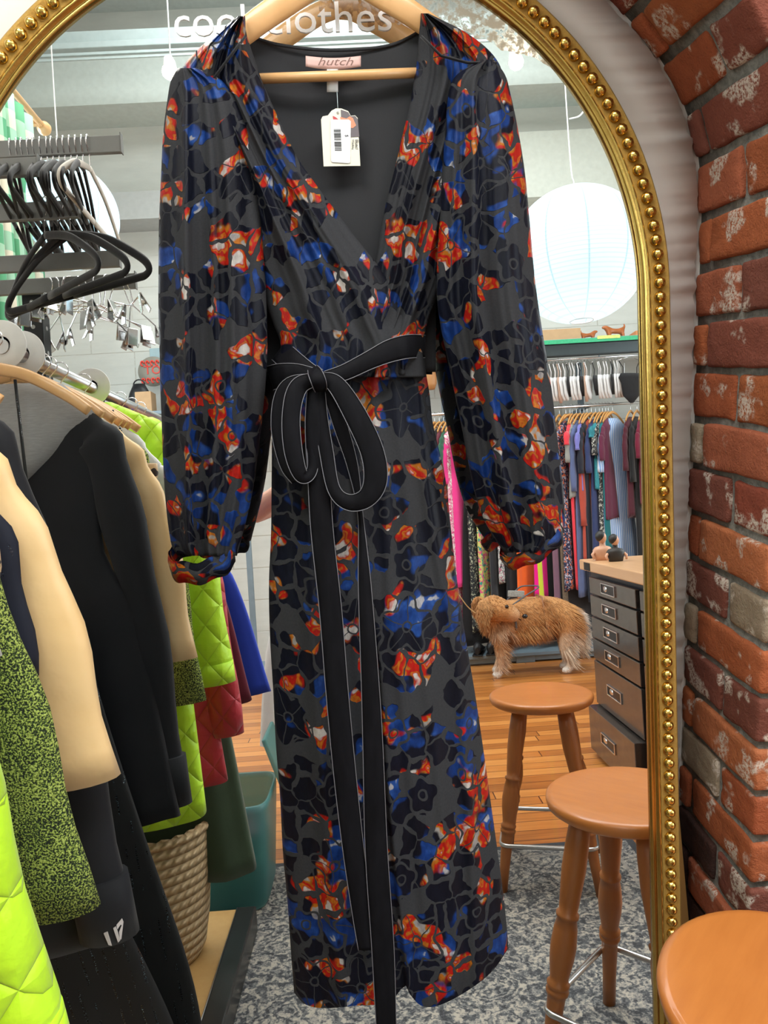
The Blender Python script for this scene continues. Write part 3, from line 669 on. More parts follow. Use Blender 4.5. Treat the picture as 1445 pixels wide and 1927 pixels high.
# ------------------------------------------------------------------ floor things: rug, stools
rg = MB().box((-.01, -.905, .004), (2.08, 1.43, .008), None, .002).build('area_rug', RUG)
tag(rg, 'distressed grey and cream patterned area rug under the stools', 'rug')
def make_stool(c, rz, label, feet_r, seat_z=.656, r=.187):
    t = empty('wooden_stool', (c[0], c[1], 0), label, 'stool', 'turned leg stools by the counter', rz)
    MB().lathe([(0, seat_z - .032), (.12, seat_z - .036), (r - .014, seat_z - .034), (r - .003, seat_z - .026), (r, seat_z - .014), (r - .001, seat_z - .006), (r - .007, seat_z - .001), (r - .016, seat_z), (r * .6, seat_z - .001), (0, seat_z - .002)], (0, 0, 0), 64).build('seat', OAK, t)
    prof = [(0, .0165), (.16, .0175), (.2, .0185), (.3, .021), (.318, .0225), (.322, .026), (.335, .027), (.342, .0225), (.348, .026), (.36, .027), (.368, .0215), (.39, .0225), (.45, .0285), (.5, .0305), (.56, .0275), (.6, .0225), (.604, .0265), (.616, .027), (.622, .0215), (.66, .0235), (.78, .0285), (.88, .0275), (1, .0225)]
    for k in range(4):
        a = PI / 4 + k * PI / 2; d = Vector((math.cos(a), math.sin(a), 0))
        top = d * .108 + Vector((0, 0, seat_z - .03)); bot = d * feet_r + Vector((0, 0, .002))
        MB().tube([bot.lerp(top, q) for q, _ in prof], [x for _, x in prof], 20).build('leg', OAKS, t)
    fz = .165; rr_ = feet_r + (.108 - feet_r) * fz / seat_z + .028; L = []
    hs = rr_ * .7071
    for k in range(4):
        cx, cy = (hs if k in (0, 3) else -hs), (hs if k < 2 else -hs); a0 = k * PI / 2
        for j in range(7): a = a0 + j * PI / 12; L.append(Vector((cx - math.copysign(.03, cx) + .03 * math.cos(a), cy - math.copysign(.03, cy) + .03 * math.sin(a), fz)))
    MB().tube(L, .0078, 12, closed=True).build('footrest', STEEL, t, 'steel foot ring')
    return t
make_stool((.632, -.437), math.radians(44), 'round honey wooden stool closest to the brick pillar, also seen mirrored', .235)
make_stool((.66, -1.40), math.radians(15), 'round wooden stool seen only in the mirror, behind the nearer one, before the drawers', .235)

# ------------------------------------------------------------------ clothes rail on the left
RX, RZ = -.65, 1.735
def hanger_obj(w_=.21, m=PINE, name='wooden_hanger', label='', group=None, hook=True, drop=.085):
    t = empty(name, (0, 0, 0), label, 'hanger', group)
    for s_ in (-1, 1):
        c = catmull([(0, 0, -drop + .03), (s_ * w_ * .35, 0, -drop + .012), (s_ * w_ * .75, 0, -drop - .03), (s_ * w_, .0, -drop - .065)], 5)
        MB().tube(c, [.013 - .003 * i / len(c) for i in range(len(c))], 8, True, False, .5, Vector((0, 1, 0))).build('shoulder_arm', m, t)
    MB().tube(catmull([(0, 0, -drop + .03), (0, 0, -.03), (.006, 0, -.02), (.021, 0, 0), (.012, 0, .02), (-.008, 0, .021), (-.019, 0, .008)], 4), .0016, 6).build('hook', CHROME, t)
    return t
def garment(name, label, cat, m, loc, rz=0., sh=.2, top=-.15, neck=.07, hem=-1.0, hemw=.22, depth=.045, body_pts=None, sleeve=None, sleeve_m=None, cuff=None, folds=5, seed=1, group=None, slit=0., collar=None, tx=0.):
    """hanging garment; x is along its shoulders; sleeve = (x, y, z, r0, r1, flat)"""
    r = random.Random(seed); t = empty(name, loc, label, cat, group, rz)
    ph = r.random() * 6
    rows = body_pts or [(top + .045, neck, .012), (top + .03, neck + .03, .02), (top, sh * .82, .026), (top - .03, sh, .034), (top - .1, sh * 1.0, depth), (top - .3, sh * .95, depth * 1.1), ((top + hem) / 2, (sh * .9 + hemw) / 2, depth * 1.2), (hem, hemw, depth * 1.3)]
    n = 56; L = []; NV = 26
    for j in range(NV + 1):
        v = j / NV; z = rows[0][0] + (rows[-1][0] - rows[0][0]) * v
        tb = [(-a[0], a[1]) for a in rows]; td = [(-a[0], a[2]) for a in rows]
        hw = smo(tb, -z); dp = smo(td, -z); R = []
        for k in range(n):
            a = 2 * PI * k / n; f = folds and (.012 * v * math.sin(folds * a + ph + v * 1.5) + .006 * v * math.sin((folds * 2 + 1) * a + ph * 2))
            R.append(Vector((math.cos(a) * (hw + f * .4) + tx * v, math.copysign(abs(math.sin(a)) ** .8, math.sin(a)) * (dp + f), z + (.012 * math.sin(a * 2 + ph) * v if folds else 0))))
        L.append(R)
    MB().loft(L, True).build('body', m, t)
    if sleeve:
        x, y, z, r0, r1, fl = sleeve
        for s_ in (-1, 1):
            c = catmull([(s_ * sh * .55, 0, top - .022), (s_ * sh * .88, 0, top - .05), (s_ * (sh + .012), 0, top - .12), (s_ * (sh + .02 + (x - sh) * .45), y * .5, (top + z) * .5), (s_ * x, y, z)], 6)
            n2 = len(c); rad = [r0 * (.4 + .6 * min(1, i / 10)) + (r1 - r0) * (i / (n2 - 1)) + .004 * math.sin(i * 1.3 + ph) for i in range(n2)]
            mb = MB(); mb.tube(c, rad, 18, True, False, fl, Vector((0, 1, 0)))
            sv = mb.build('sleeve', sleeve_m or m, t)
            if cuff:
                d = (c[-1] - c[-3]).normalized()
                MB().tube([c[-1] - d * cuff[1], c[-1] - d * cuff[1] * .5, c[-1] + d * .004], [rad[-1] * 1.05] * 3, 18, True, False, fl, Vector((0, 1, 0))).build('cuff', cuff[0], sv)
    if collar:
        MB().tube([(math.cos(a) * (neck + .01), math.sin(a) * .026, top + .05 + .01 * math.sin(a)) for a in [2 * PI * k / 20 for k in range(20)]], .013, 8, closed=True).build('collar', collar, t)
    return t
def put_hanger(proto, loc, rz, label=None):
    h = copy_tree(proto); h.location = loc; h.rotation_euler.z = rz
    if label: h['label'] = label
    return h
proto_h = hanger_obj(.18, PINE, label='honey wooden hanger on the near steel clothes rail', group='wooden hangers on the near clothes rail')
proto_h.location = (RX, -.185, RZ + .0)
rail = empty('clothes_rail', (RX, -.9, 0), 'long steel clothes rail with black uprights running left of the mirror', 'clothes rail')
MB().tube([(0, .68, RZ - .004), (0, -1.5, RZ - .004)], .0155, 18).build('rail', STEEL, rail)
up = MB().box((-.185, .06, 1.04), (.055, .05, 2.05), None, .003).build('upright', BLACKM, rail)
mb = MB()
for k in range(26):
    for dx in (-.035,): mb.tube([(-.185, .0851, .25 + k * .07), (-.185, .0855, .25 + k * .07)], .006, 10)
    mb.tube([(-.1575, .06, .25 + k * .07), (-.157, .06, .25 + k * .07)], .006, 10)
h_ = mb.build('upright_holes', plain('hole_bright', (.35, .36, .36), .6), up); h_['kind'] = 'stuff'
MB().box((-.14, -1.45, 1.12), (.055, .05, 2.2), None, .003).build('upright', BLACKM, rail)
MB().box((-.14, .66, 1.0), (.055, .05, 1.98), None, .003).build('upright', BLACKM, rail)
for y in (.06, -1.45, .66): MB().box((-.08, y, RZ - .02), (.14, .02, .03), None, .003).build('rail_bracket', BLACKM, rail)
MB().box((.06, .21, .06), (.3, .94, .04), None, .004).build('base_shelf', m_wood('base_shelf_wood', (.45, .25, .08), (.6, .38, .15), .5), rail, 'yellow wooden base shelf')
MB().box((.243, .21, .045), (.064, .94, .085), None, .006).build('base_edge', plain('black_laminate', (.02, .02, .02), .3, bump=.05), rail, 'black base edge')
MB().tube([(.214, .66, .0885), (.214, -.25, .0885)], .002, 6).build('edge_strip', STEEL, rail)
# white size dividers
def divider(y, label):
    t = empty('rail_divider', (RX, y, RZ), label, 'divider', 'white round dividers on the near rail')
    MB().lathe([(.017, -.0012), (.049, -.0015), (.05, 0), (.049, .0015), (.017, .0012), (.017, -.0012)], (0, 0, 0), 40, Matrix.Rotation(PI / 2, 3, 'X')).build('disc', plain('frosted_plastic', (.75, .75, .73), .45), t)
    MB().box((0, -.002, .034), (.0012, .001, .034)).build('slot', plain('slot_shadow', (.3, .3, .3), .6), t)
divider(-.225, 'round white rail divider farthest left in the mirror')
divider(-.312, 'round white rail divider, second from the left edge in the mirror')
divider(-.72, 'round white rail divider halfway along the mirrored clothes rail')

# materials of the garments
def m_quilt(name, ca, cb):
    t = NT(name); c = t.co(); x, y, z = t.sep(c)
    a = t.f('ABSOLUTE', t.f('SINE', t.f('MULTIPLY', t.f('ADD', t.f('MULTIPLY', x, 1.3), z), 34.))); b = t.f('ABSOLUTE', t.f('SINE', t.f('MULTIPLY', t.f('SUBTRACT', t.f('MULTIPLY', x, 1.3), z), 34.)))
    h = t.f('POWER', t.f('MINIMUM', a, b), .5); n = t.noise(c, 30, 4)
    t.bump(t.f('ADD', h, t.f('MULTIPLY', n, .6)), .8, .008)
    return t.set(color=t.mix(n, ca, cb), rough=.5, sheen=.2)
def m_tweed():
    t = NT('green_tweed'); c = t.co(); v = t.noise(c, 420, 2, .6); k = t.noise(c, 18, 2)
    t.bump(v, .8, .004); return t.set(color=t.ramp(t.f('ADD', v, t.f('MULTIPLY', t.f('SUBTRACT', k, .5), .15)), [(.42, (.012, .02, .012)), (.5, (.1, .16, .03)), (.56, (.42, .52, .1)), (.66, (.5, .6, .16))]), rough=.95)
def m_leopard():
    t = NT('leopard_print'); c = t.co(); w1 = t.v('ADD', c, t.v('SCALE', t.noise(c, 60, 2, .5, 'Color'), None, .012))
    d = t.vor(w1, 42)['Distance']; s = t.f('MULTIPLY', t.f('GREATER_THAN', d, .2), t.f('LESS_THAN', d, t.f('ADD', .33, t.f('MULTIPLY', t.noise(c, 50, 2), .16))))
    base = t.mix(t.noise(c, 8, 2), (.5, .33, .17), (.62, .45, .27)); base = t.mix(t.f('LESS_THAN', d, .2), base, (.32, .17, .08))
    return t.set(color=t.mix(s, base, (.02, .012, .01)), rough=.7, sheen=.3)
def m_beaded(name, base):
    t = NT(name); c = t.co(); x, y, z = t.sep(c)
    ln = t.f('LESS_THAN', t.f('ABSOLUTE', t.f('SUBTRACT', t.f('FRACT', t.f('MULTIPLY', t.f('ADD', x, t.f('MULTIPLY', z, .12)), 55.)), .5)), .1)
    dt = t.f('GREATER_THAN', t.f('SINE', t.f('MULTIPLY', z, 1500.)), -.2); gp = t.f('GREATER_THAN', t.noise(t.v('MULTIPLY', c, (60, 60, 14)), 1., 2), .5)
    k = t.f('MULTIPLY', t.f('MULTIPLY', ln, dt), gp); sp = t.f('GREATER_THAN', t.noise(c, 900, 1), .66)
    t.bump(k, .8, .004)
    return t.set(color=t.mix(t.f('MULTIPLY', k, sp), base, (.3, .5, .6)), rough=t.f('SUBTRACT', .8, t.f('MULTIPLY', k, .65)), spec=.5)
def m_heather():
    t = NT('heather_grey_jersey'); c = t.co(); n = t.noise(t.v('MULTIPLY', c, (60, 60, 500)), 1., 4, .7)
    return t.set(color=t.mix(n, (.2, .2, .2), (.42, .42, .42)), rough=.95)
NEON = m_quilt('neon_quilted_nylon', (.5, .93, .012), (.62, 1., .02)); REDQ = m_quilt('red_quilted_nylon', (.42, .01, .03), (.55, .02, .04))
TWEED = m_tweed(); LEO = m_leopard(); NAVYB = m_beaded('navy_beading', (.006, .009, .022)); BLKB = m_beaded('black_beading', (.004, .0045, .005)); HEATHER = m_heather()
def m_satin(name, a, b, rough=.4):
    t = NT(name); c = t.co(); n = t.noise(c, 6, 4); t.bump(t.noise(c, 12, 4), .35, .01); return t.set(color=t.mix(n, a, b), rough=rough, sheen=.2)
CREAM = m_satin('cream_silk', (.78, .5, .2), (.9, .66, .36), .42)
BLKJ = cloth('black_scuba_knit', (.012, .013, .016), .7, .1, 900, .2, .12)
g = {}
# (name, label, category, material, y, keyword arguments)
g['bead_dress'] = garment('beaded_dress', 'long black beaded dress hanging lowest on the near rail, next to the mirror', 'dress', BLKB, (RX, -.185, RZ), body_pts=[(-.56, .13, .012), (-.58, .15, .016), (-.7, .165, .018), (-.98, .235, .02), (-1.29, .315, .02), (-1.56, .335, .02)], folds=4, seed=2)
for s_ in (-1, 1): MB().tube([(s_ * .04, 0, -.08), (s_ * .055, .004, -.35), (s_ * .06, 0, -.58)], .003, 6).build('strap', BLKB, g['bead_dress'])
jk = garment('hooded_jacket', 'black jacket with grey marl shoulders and white cuff logo on the near rail', 'jacket', BLKJ, (RX, -.258, RZ), sh=.172, top=-.13, hem=-1.0, hemw=.285, depth=.026, sleeve=(.262, -.03, -.97, .052, .04, .6), cuff=(BLKJ, .1), folds=3, seed=3)
g['cream'] = garment('silk_blouse', 'cream silk blouse with wide short sleeves on the near rail', 'blouse', CREAM, (RX, -.335, RZ), sh=.185, hem=-.86, hemw=.235, depth=.018, sleeve=(.258, .0, -.68, .045, .066, .4), folds=4, seed=4)
g['navy'] = garment('beaded_cardigan', 'navy beaded cardigan with dark bead edging on the near rail', 'cardigan', NAVYB, (RX, -.378, RZ), sh=.175, hem=-.5, hemw=.215, depth=.014, folds=3, seed=5, sleeve=(.214, 0, -.5, .03, .042, .4))
g['leo'] = garment('leopard_coat', 'tan leopard print coat with gathered sleeves on the near rail', 'coat', LEO, (RX, -.41, RZ), sh=.182, hem=-.7, hemw=.18, depth=.014, sleeve=(.196, 0, -.38, .034, .04, .35), folds=5, seed=6)
g['tweed'] = garment('tweed_jacket', 'green and black tweed jacket on the near rail', 'jacket', TWEED, (RX, -.446, RZ), sh=.172, hem=-.72, hemw=.2, depth=.014, sleeve=(.262, .0, -.8, .04, .05, .42), folds=2, seed=7)
g['white'] = garment('white_blouse', 'plain white blouse between the tweed and neon jackets on the near rail', 'blouse', cloth('white_cotton', (.75, .76, .76), .8), (RX, -.51, RZ), sh=.19, hem=-.62, hemw=.2, depth=.016, folds=4, seed=8, sleeve=(.235, 0, -.42, .035, .035, .4))
g['neon'] = garment('quilted_jacket', 'neon yellow green quilted jacket on the near rail', 'jacket', NEON, (RX, -.66, RZ), sh=.2, top=-.1, hem=-1.14, hemw=.255, depth=.045, sleeve=(.292, .0, -.8, .062, .05, .8), cuff=(NEON, .05), folds=3, seed=9)
g['red'] = garment('red_jacket', 'red quilted jacket beyond the neon one in the mirror', 'jacket', REDQ, (RX, -.80, RZ), sh=.19, hem=-1.1, hemw=.285, depth=.035, sleeve=(.29, .0, -.98, .05, .045, .7), folds=3, seed=10)
g['green'] = garment('green_trousers', 'dark green wide trousers with a side slit on the near rail', 'trousers', cloth('moss_green_crepe', (.05, .085, .05), .8), (RX, -.95, RZ), sh=.16, top=-.2, neck=.12, hem=-1.43, hemw=.325, depth=.035, folds=5, seed=11)
g['burg'] = garment('burgundy_dress', 'burgundy dress edge between the green trousers and blue dress', 'dress', cloth('burgundy_jersey', (.14, .02, .04), .85), (RX, -1.06, RZ), sh=.16, hem=-.95, hemw=.325, depth=.025, folds=4, seed=12)
g['blue'] = garment('blue_dress', 'bright cobalt blue dress behind the burgundy one in the mirror', 'dress', cloth('cobalt_cotton', (.02, .06, .5), .75), (RX, -1.15, RZ), sh=.17, hem=-.96, hemw=.365, depth=.025, folds=5, seed=13)
for k, (y, nm) in enumerate([(-.258, 'the grey marl and black jacket'), (-.335, 'the cream silk blouse'), (-.378, 'the navy beaded cardigan'), (-.41, 'the leopard print coat'), (-.446, 'the tweed jacket'), (-.51, 'the plain white blouse'), (-.66, 'the neon quilted jacket'), (-.80, 'the red quilted jacket'), (-.95, 'the green trousers'), (-1.06, 'the burgundy dress'), (-1.15, 'the cobalt blue dress')]):
    put_hanger(proto_h, (RX, y, RZ), 0, 'wooden hanger carrying ' + nm + ' on the near rail')
proto_h['label'] = 'wooden hanger carrying the long black beaded dress on the near rail'
# grey marl yoke of the jacket, logo on its cuff
L = []
for v in range(9):
    z = -.08 - .2 * v / 8; hw = smo([(.085, .1), (.12, .145), (.16, .172), (.4, .17)], -z) * (1 - .85 * max(0, (v - 3) / 5)) + .004
    L.append([Vector((math.cos(a) * hw, math.sin(a) * (.03 + .0015 * v + .006), z)) for a in [2 * PI * k / 40 for k in range(40)]])
MB().loft(L, True).build('yoke', HEATHER, jk, 'grey marl yoke')
lp = plain('pale_reflective_print', (.62, .58, .57), .4)
jsl = [o for o in COL.objects if o.parent and (o.parent == jk or o.parent.parent == jk)]
def logo_pt(px, py, k=0):
    off = Vector((RX, -.258, RZ)); v = ray(px, py); best = None
    for o in jsl:
        if not o.data: continue
        ok, loc, nn, _ = o.ray_cast(CAM - off, v.normalized())
        if ok and (best is None or (loc + off - CAM).length < best[0]): best = ((loc + off - CAM).length, loc)
    if (best is None or best[0] > 1.55) and k < 14: return logo_pt(px + (208 - px) * .2, py + (1760 - py) * .2, k + 1)
    if best is None: best = (0, CAM + v * .95 - off)
    return best[1] - v.normalized() * .0022
# cream stripe lining showing beneath the tweed
def strip(name, pts, th, m, par): return MB().poly([p for p in pts], th).build(name, m, par)
for pts in ([(195, 1757), (202, 1754), (210, 1780), (203, 1783)], [(213, 1747), (218, 1744), (226, 1770), (222, 1774)], [(219, 1741), (229, 1729), (232, 1736), (230, 1752), (228, 1768), (225.5, 1768), (224, 1754), (229, 1741), (227, 1740), (221, 1749)]):
    strip('logo', [logo_pt(*p) for p in pts], (0, .0015, 0), lp, jk)
# bead edging of the navy cardigan
for s_ in (-1, 1):
    mb = MB()
    for k in range(60):
        a = -.12 - .34 * k / 59; x = smo([(.12, .16), (.2, .185), (.3, .205), (.42, .235), (.47, .247)], -a); mb.sphere((s_ * x, -.012, a), .0028, 1)
    mb.build('bead_edging', plain('jet_beads', (.02, .03, .05), .15), g['navy'])
# ------------------------------------------------------------------ seagrass basket and storage tub at the foot of the rail
def m_seagrass():
    t = NT('woven_seagrass'); c = t.co(); x, y, z = t.sep(c); an = t.f('ARCTAN2', y, x)
    row = t.f('MULTIPLY', z, 38.); rr_ = t.f('FLOOR', row)
    s = t.f('SINE', t.f('ADD', t.f('MULTIPLY', an, 34.), t.f('ADD', t.f('MULTIPLY', t.f('FRACT', row), 3.5), t.f('MULTIPLY', rr_, 3.14))))
    h = t.f('MULTIPLY', t.f('SINE', t.f('MULTIPLY', t.f('FRACT', row), 3.1416)), t.f('ADD', .7, t.f('MULTIPLY', s, .3))); n = t.noise(t.v('MULTIPLY', c, (30, 30, 90)), 1., 4)
    t.bump(t.f('ADD', h, t.f('MULTIPLY', n, .3)), 1., .014)
    return t.set(color=t.mix(t.f('ADD', t.f('MULTIPLY', h, .6), t.f('MULTIPLY', n, .4)), (.3, .19, .08), (.8, .62, .38)), rough=.8)
bk = empty('seagrass_basket', (-.625, -.93, .082), 'tall woven seagrass basket on the base shelf below the hanging clothes', 'basket')
MB().lathe([(0, 0), (.12, 0), (.135, .03), (.15, .12), (.16, .24), (.165, .37), (.16, .385), (.153, .37), (.148, .24), (.13, .05), (0, .03)], (0, 0, 0), 64).build('basket_body', m_seagrass(), bk)
MB().tube([(.16 * math.cos(a), .16 * math.sin(a), .383 + .004 * math.sin(24 * a)) for a in [2 * PI * k / 72 for k in range(72)]], .013, 8, closed=True).build('rim', m_seagrass(), bk)
tb = empty('storage_tub', (-.475, -1.42, .002), 'translucent teal plastic storage tub full of folded clothes on the floor', 'tub')
t = NT('teal_translucent_plastic'); TEAL = t.set(color=(.1, .42, .42), rough=.35, trans=.55, alpha=.8)
rg_ = []
for z, a in ((0, .125), (.02, .14), (.28, .165), (.3, .165), (.3, .155), (.28, .158), (.02, .13)): rg_.append([Vector((math.copysign(abs(math.cos(q)) ** .35, math.cos(q)) * a * .85, math.copysign(abs(math.sin(q)) ** .35, math.sin(q)) * a * 1.1, z * 1.25)) for q in [2 * PI * k / 48 for k in range(48)]])
MB().loft(rg_, True).build('tub_body', TEAL, tb)
MB().box((.15, -.1, .46), (.2, .24, .016), Matrix.Rotation(1.25, 3, 'Y'), .006).build('lid', TEAL, tb)
def folded(name, label, cat, c, d, m): o = MB().box(c, d, None, .02).build(name, m); tag(o, label, cat)
folded('folded_jumper', 'folded dusty pink top inside the teal tub', 'top', (-.475, -1.42, .24), (.2, .26, .06), cloth('dusty_pink', (.45, .12, .16), .9))
folded('folded_jumper', 'folded pale green top inside the teal tub', 'top', (-.475, -1.42, .165), (.21, .27, .05), cloth('pale_sage', (.3, .45, .36), .9))
folded('folded_jumper', 'folded dark green top at the bottom of the teal tub', 'top', (-.475, -1.42, .09), (.2, .25, .06), cloth('bottle_green', (.02, .1, .09), .9))

# ------------------------------------------------------------------ face-out arms with spare hangers, curtain
CLIPM = plain('hanger_nickel', (.6, .61, .62), .22, 1.)
def face_arm(x1, z, y, label, x0=-1.5):
    t = empty('hanging_rail', (x0, y, z), label, 'rail arm')
    MB().box(((x1 - x0) / 2, 0, 0), (x1 - x0, .014, .042), None, .002).build('bar', GREYM, t)
    MB().box((x1 - x0 + .001, 0, .002), (.003, .018, .05), None, .001).build('end_stop', GREYM, t)
    MB().box((.0, 0, 0), (.03, .05, .12), None, .003).build('mounting_plate', GREYM, t)
arms = [((228, 268), 'topmost grey steel arm, with a bunch of black hangers on it'), ((72, 310), 'short grey steel arm ending nearest the left edge of the picture'), ((148, 390), 'grey steel arm third from the top, below the black hanger bunch'), ((225, 483), 'grey steel arm fourth from the top, behind the large empty hangers'), ((255, 525), 'lowest grey steel arm, carrying silver clip hangers')]
AY = [-.55, -.42, -.5, -.62, -.8]
AE = []
for (q, lb_), y in zip(arms, AY):
    p = M(q[0], q[1] + 4, y); face_arm(p.x, p.z, y, lb_); AE.append(p)
fw = empty('rail_stand', (-1.53, -.62, 0), 'grey metal upright frame that carries the face-out arms', 'frame')
for y in (.22, -.2): MB().box((0, y, 1.3), (.03, .03, 2.6), None, .003).build('upright', GREYM, fw)
for p, y in zip(AE, AY): MB().box((0, .01, p.z), (.03, .46, .03)).build('cross_bar', GREYM, fw)
def velvet_hanger(m=BLACKV, w_=.215, label='', group=None, name='velvet_hanger'):
    t = empty(name, (0, 0, 0), label, 'hanger', group); L = []
    base = [(0, 0, -.06), (w_ * .3, 0, -.078), (w_ * .55, 0, -.1), (w_ * .9, 0, -.15), (w_, 0, -.175), (w_ * .96, 0, -.188), (w_ * .8, 0, -.19), (0, 0, -.19)]
    for s_ in (-1, 1): MB().tube(catmull([(s_ * x, y, z) for x, y, z in base], 5), .0085, 8, True, False, .5, Vector((0, 1, 0))).build('hanger_frame', m, t)
    MB().tube(catmull([(0, 0, -.06), (0, 0, -.03), (.006, 0, -.02), (.02, 0, 0), (.012, 0, .018), (-.008, 0, .02), (-.018, 0, .008)], 4), .0018, 6).build('hook', CHROME, t)
    return t
vh = velvet_hanger(label='black velvet hanger in the bunch on the topmost arm', group='black hangers bunched on the topmost arm')
cr_ = velvet_hanger(plain('cream_flock', (.6, .56, .5), .8), label='single cream velvet hanger on the topmost arm', name='velvet_hanger')
ORD = ['first', 'second', 'third', 'fourth', 'fifth', 'sixth', 'seventh', 'eighth', 'ninth', 'tenth', 'eleventh', 'twelfth', 'thirteenth', 'fourteenth', 'fifteenth']
rr_ = random.Random(5)
for i in range(13):
    h = vh if i == 0 else copy_tree(vh)
    h['label'] = 'black velvet hanger in the bunch on the topmost arm, %s from its free end' % ORD[i]; h.location = (AE[0].x - .095 - i * .0145, AY[0], AE[0].z + .004); h.rotation_euler = (0, 0, PI / 2 + rr_.uniform(-.36, -.12))
cr_.location = (AE[0].x - .079, AY[0], AE[0].z + .004); cr_.rotation_euler.z = PI / 2 - .02
for k, (x, yw) in enumerate([(-.66, .75), (-.625, .62), (-.6, .5)]):
    h = copy_tree(vh); h['label'] = 'large black velvet hanger hanging over the lower arms, %s of three' % ('leftmost', 'middle', 'rightmost')[k]; h['group'] = 'three empty black hangers on the third arm'
    p = M(148, 390, AY[2]); h.location = (x, AY[2], p.z + .004); h.rotation_euler.z = yw; h.scale = (1.12, 1, 1.12)
def clip_hanger():
    t = empty('clip_hanger', (0, 0, 0), 'silver wire clip hanger tangled on the lowest arm', 'hanger', 'silver clip hangers on the lowest arm')
    MB().tube([(-.16, 0, -.1), (0, 0, -.07), (.16, 0, -.1)], .002, 6).build('bar', CHROME, t)
    MB().tube(catmull([(0, 0, -.07), (0, 0, -.03), (.006, 0, -.02), (.02, 0, 0), (.012, 0, .018), (-.008, 0, .02), (-.018, 0, .008)], 4), .0018, 6).build('hook', CHROME, t)
    for s_ in (-1, 1):
        mb = MB(); mb.box((s_ * .15, .006, -.12), (.03, .003, .05), Matrix.Rotation(.2, 3, 'X'), .001); mb.box((s_ * .15, -.006, -.12), (.03, .003, .05), Matrix.Rotation(-.2, 3, 'X'), .001); mb.tube([(s_ * .14, 0, -.12), (s_ * .16, 0, -.12)], .005, 8)
        mb.build('clip', CLIPM, t)
    return t
ch_ = clip_hanger()
for i in range(12):
    h = ch_ if i == 0 else copy_tree(ch_)
    h['label'] = 'silver wire clip hanger on the lowest arm, %s from its free end' % ORD[i]; h.location = (AE[4].x - .02 - i * .02, AY[4], AE[4].z); h.rotation_euler = (rr_.uniform(-.3, .3), rr_.uniform(-.15, .15), PI / 2 + rr_.uniform(-.9, .9))
def m_gingham():
    t = NT('green_gingham'); uv = t.co('UV'); x, y, _ = t.sep(uv)
    a = t.f('LESS_THAN', t.f('FRACT', t.f('MULTIPLY', x, 7.)), .5); b = t.f('LESS_THAN', t.f('FRACT', t.f('MULTIPLY', y, 7.)), .5)
    return t.set(color=t.mix(b, t.mix(a, (.66, .62, .5), (.3, .52, .36)), t.mix(a, (.32, .55, .4), (.09, .33, .17))), rough=.9)
cu = empty('gingham_curtain', (-1.5, -1.5, 3.0), 'green and cream check changing room curtain in the mirror', 'curtain')
ya, yb = M(-60, 400, -1.5, 0).y, M(82, 560, -1.5, 0).y; zt = M(75, 232, -1.5, 0).z
def cf(u, v): y = ya + (yb - ya) * u; return Vector((.05 * math.sin(u * 44 + .6 * math.sin(v * 3)) * (.5 + .5 * v), y + 1.5 + .012 * math.cos(u * 88), zt - 3.0 - .05 - (zt - .9) * v))
MB().sheet(cf, 160, 20, (.003, 0, 0), lambda u, v: (u * 1.6, v * 2.1)).build('curtain_cloth', m_gingham(), cu)
rd = empty('curtain_rod', (-1.5, yb - .1, zt), 'wooden curtain rod with a turned end knob above the check curtain', 'curtain rod')
MB().tube([(0, .1 + (ya - yb), 0), (0, 0, 0)], .016, 14).build('rod', PINE, rd)
MB().lathe([(0, 0), (.02, 0), (.022, .01), (.034, .03), (.036, .05), (.026, .07), (0, .08)], (0, 0, 0), 20, Matrix.Rotation(PI / 2, 3, 'X')).build('finial', PINE, rd)
for q in (.02, ya - yb + .05): MB().box((-.85, q, 0), (1.72, .03, .03)).build('bracket', PINE, rd)

# ------------------------------------------------------------------ paper lanterns
def m_paper():
    t = NT('lit_rice_paper'); x, y, z = t.sep(t.co()); rib = t.step(t.f('ABSOLUTE', t.f('SUBTRACT', t.f('FRACT', t.f('MULTIPLY', z, 50.)), .5)), .25, .5)
    an = t.f('ARCTAN2', y, x); seg = t.step(t.f('ABSOLUTE', t.f('SUBTRACT', t.f('FRACT', t.f('MULTIPLY', an, 1.7507)), .5)), .46, .5)
    t.bump(rib, .4, .004); k = t.f('SUBTRACT', 1., t.f('MAXIMUM', t.f('MULTIPLY', rib, .2), t.f('MULTIPLY', seg, .5)))
    m = t.set(color=t.v('SCALE', (.72, .86, .92), None, k), rough=.8)
    tr = t.t.nodes.new('ShaderNodeBsdfTranslucent'); t.put(tr.inputs[0], t.v('SCALE', (.62, .86, .97), None, k)); mx = t.t.nodes.new('ShaderNodeMixShader'); mx.inputs[0].default_value = .55
    t.t.links.new(t.b.outputs[0], mx.inputs[1]); t.t.links.new(tr.outputs[0], mx.inputs[2]); t.t.links.new(mx.outputs[0], t.t.nodes['Material Output'].inputs[0])
    return m
LANT = m_paper()
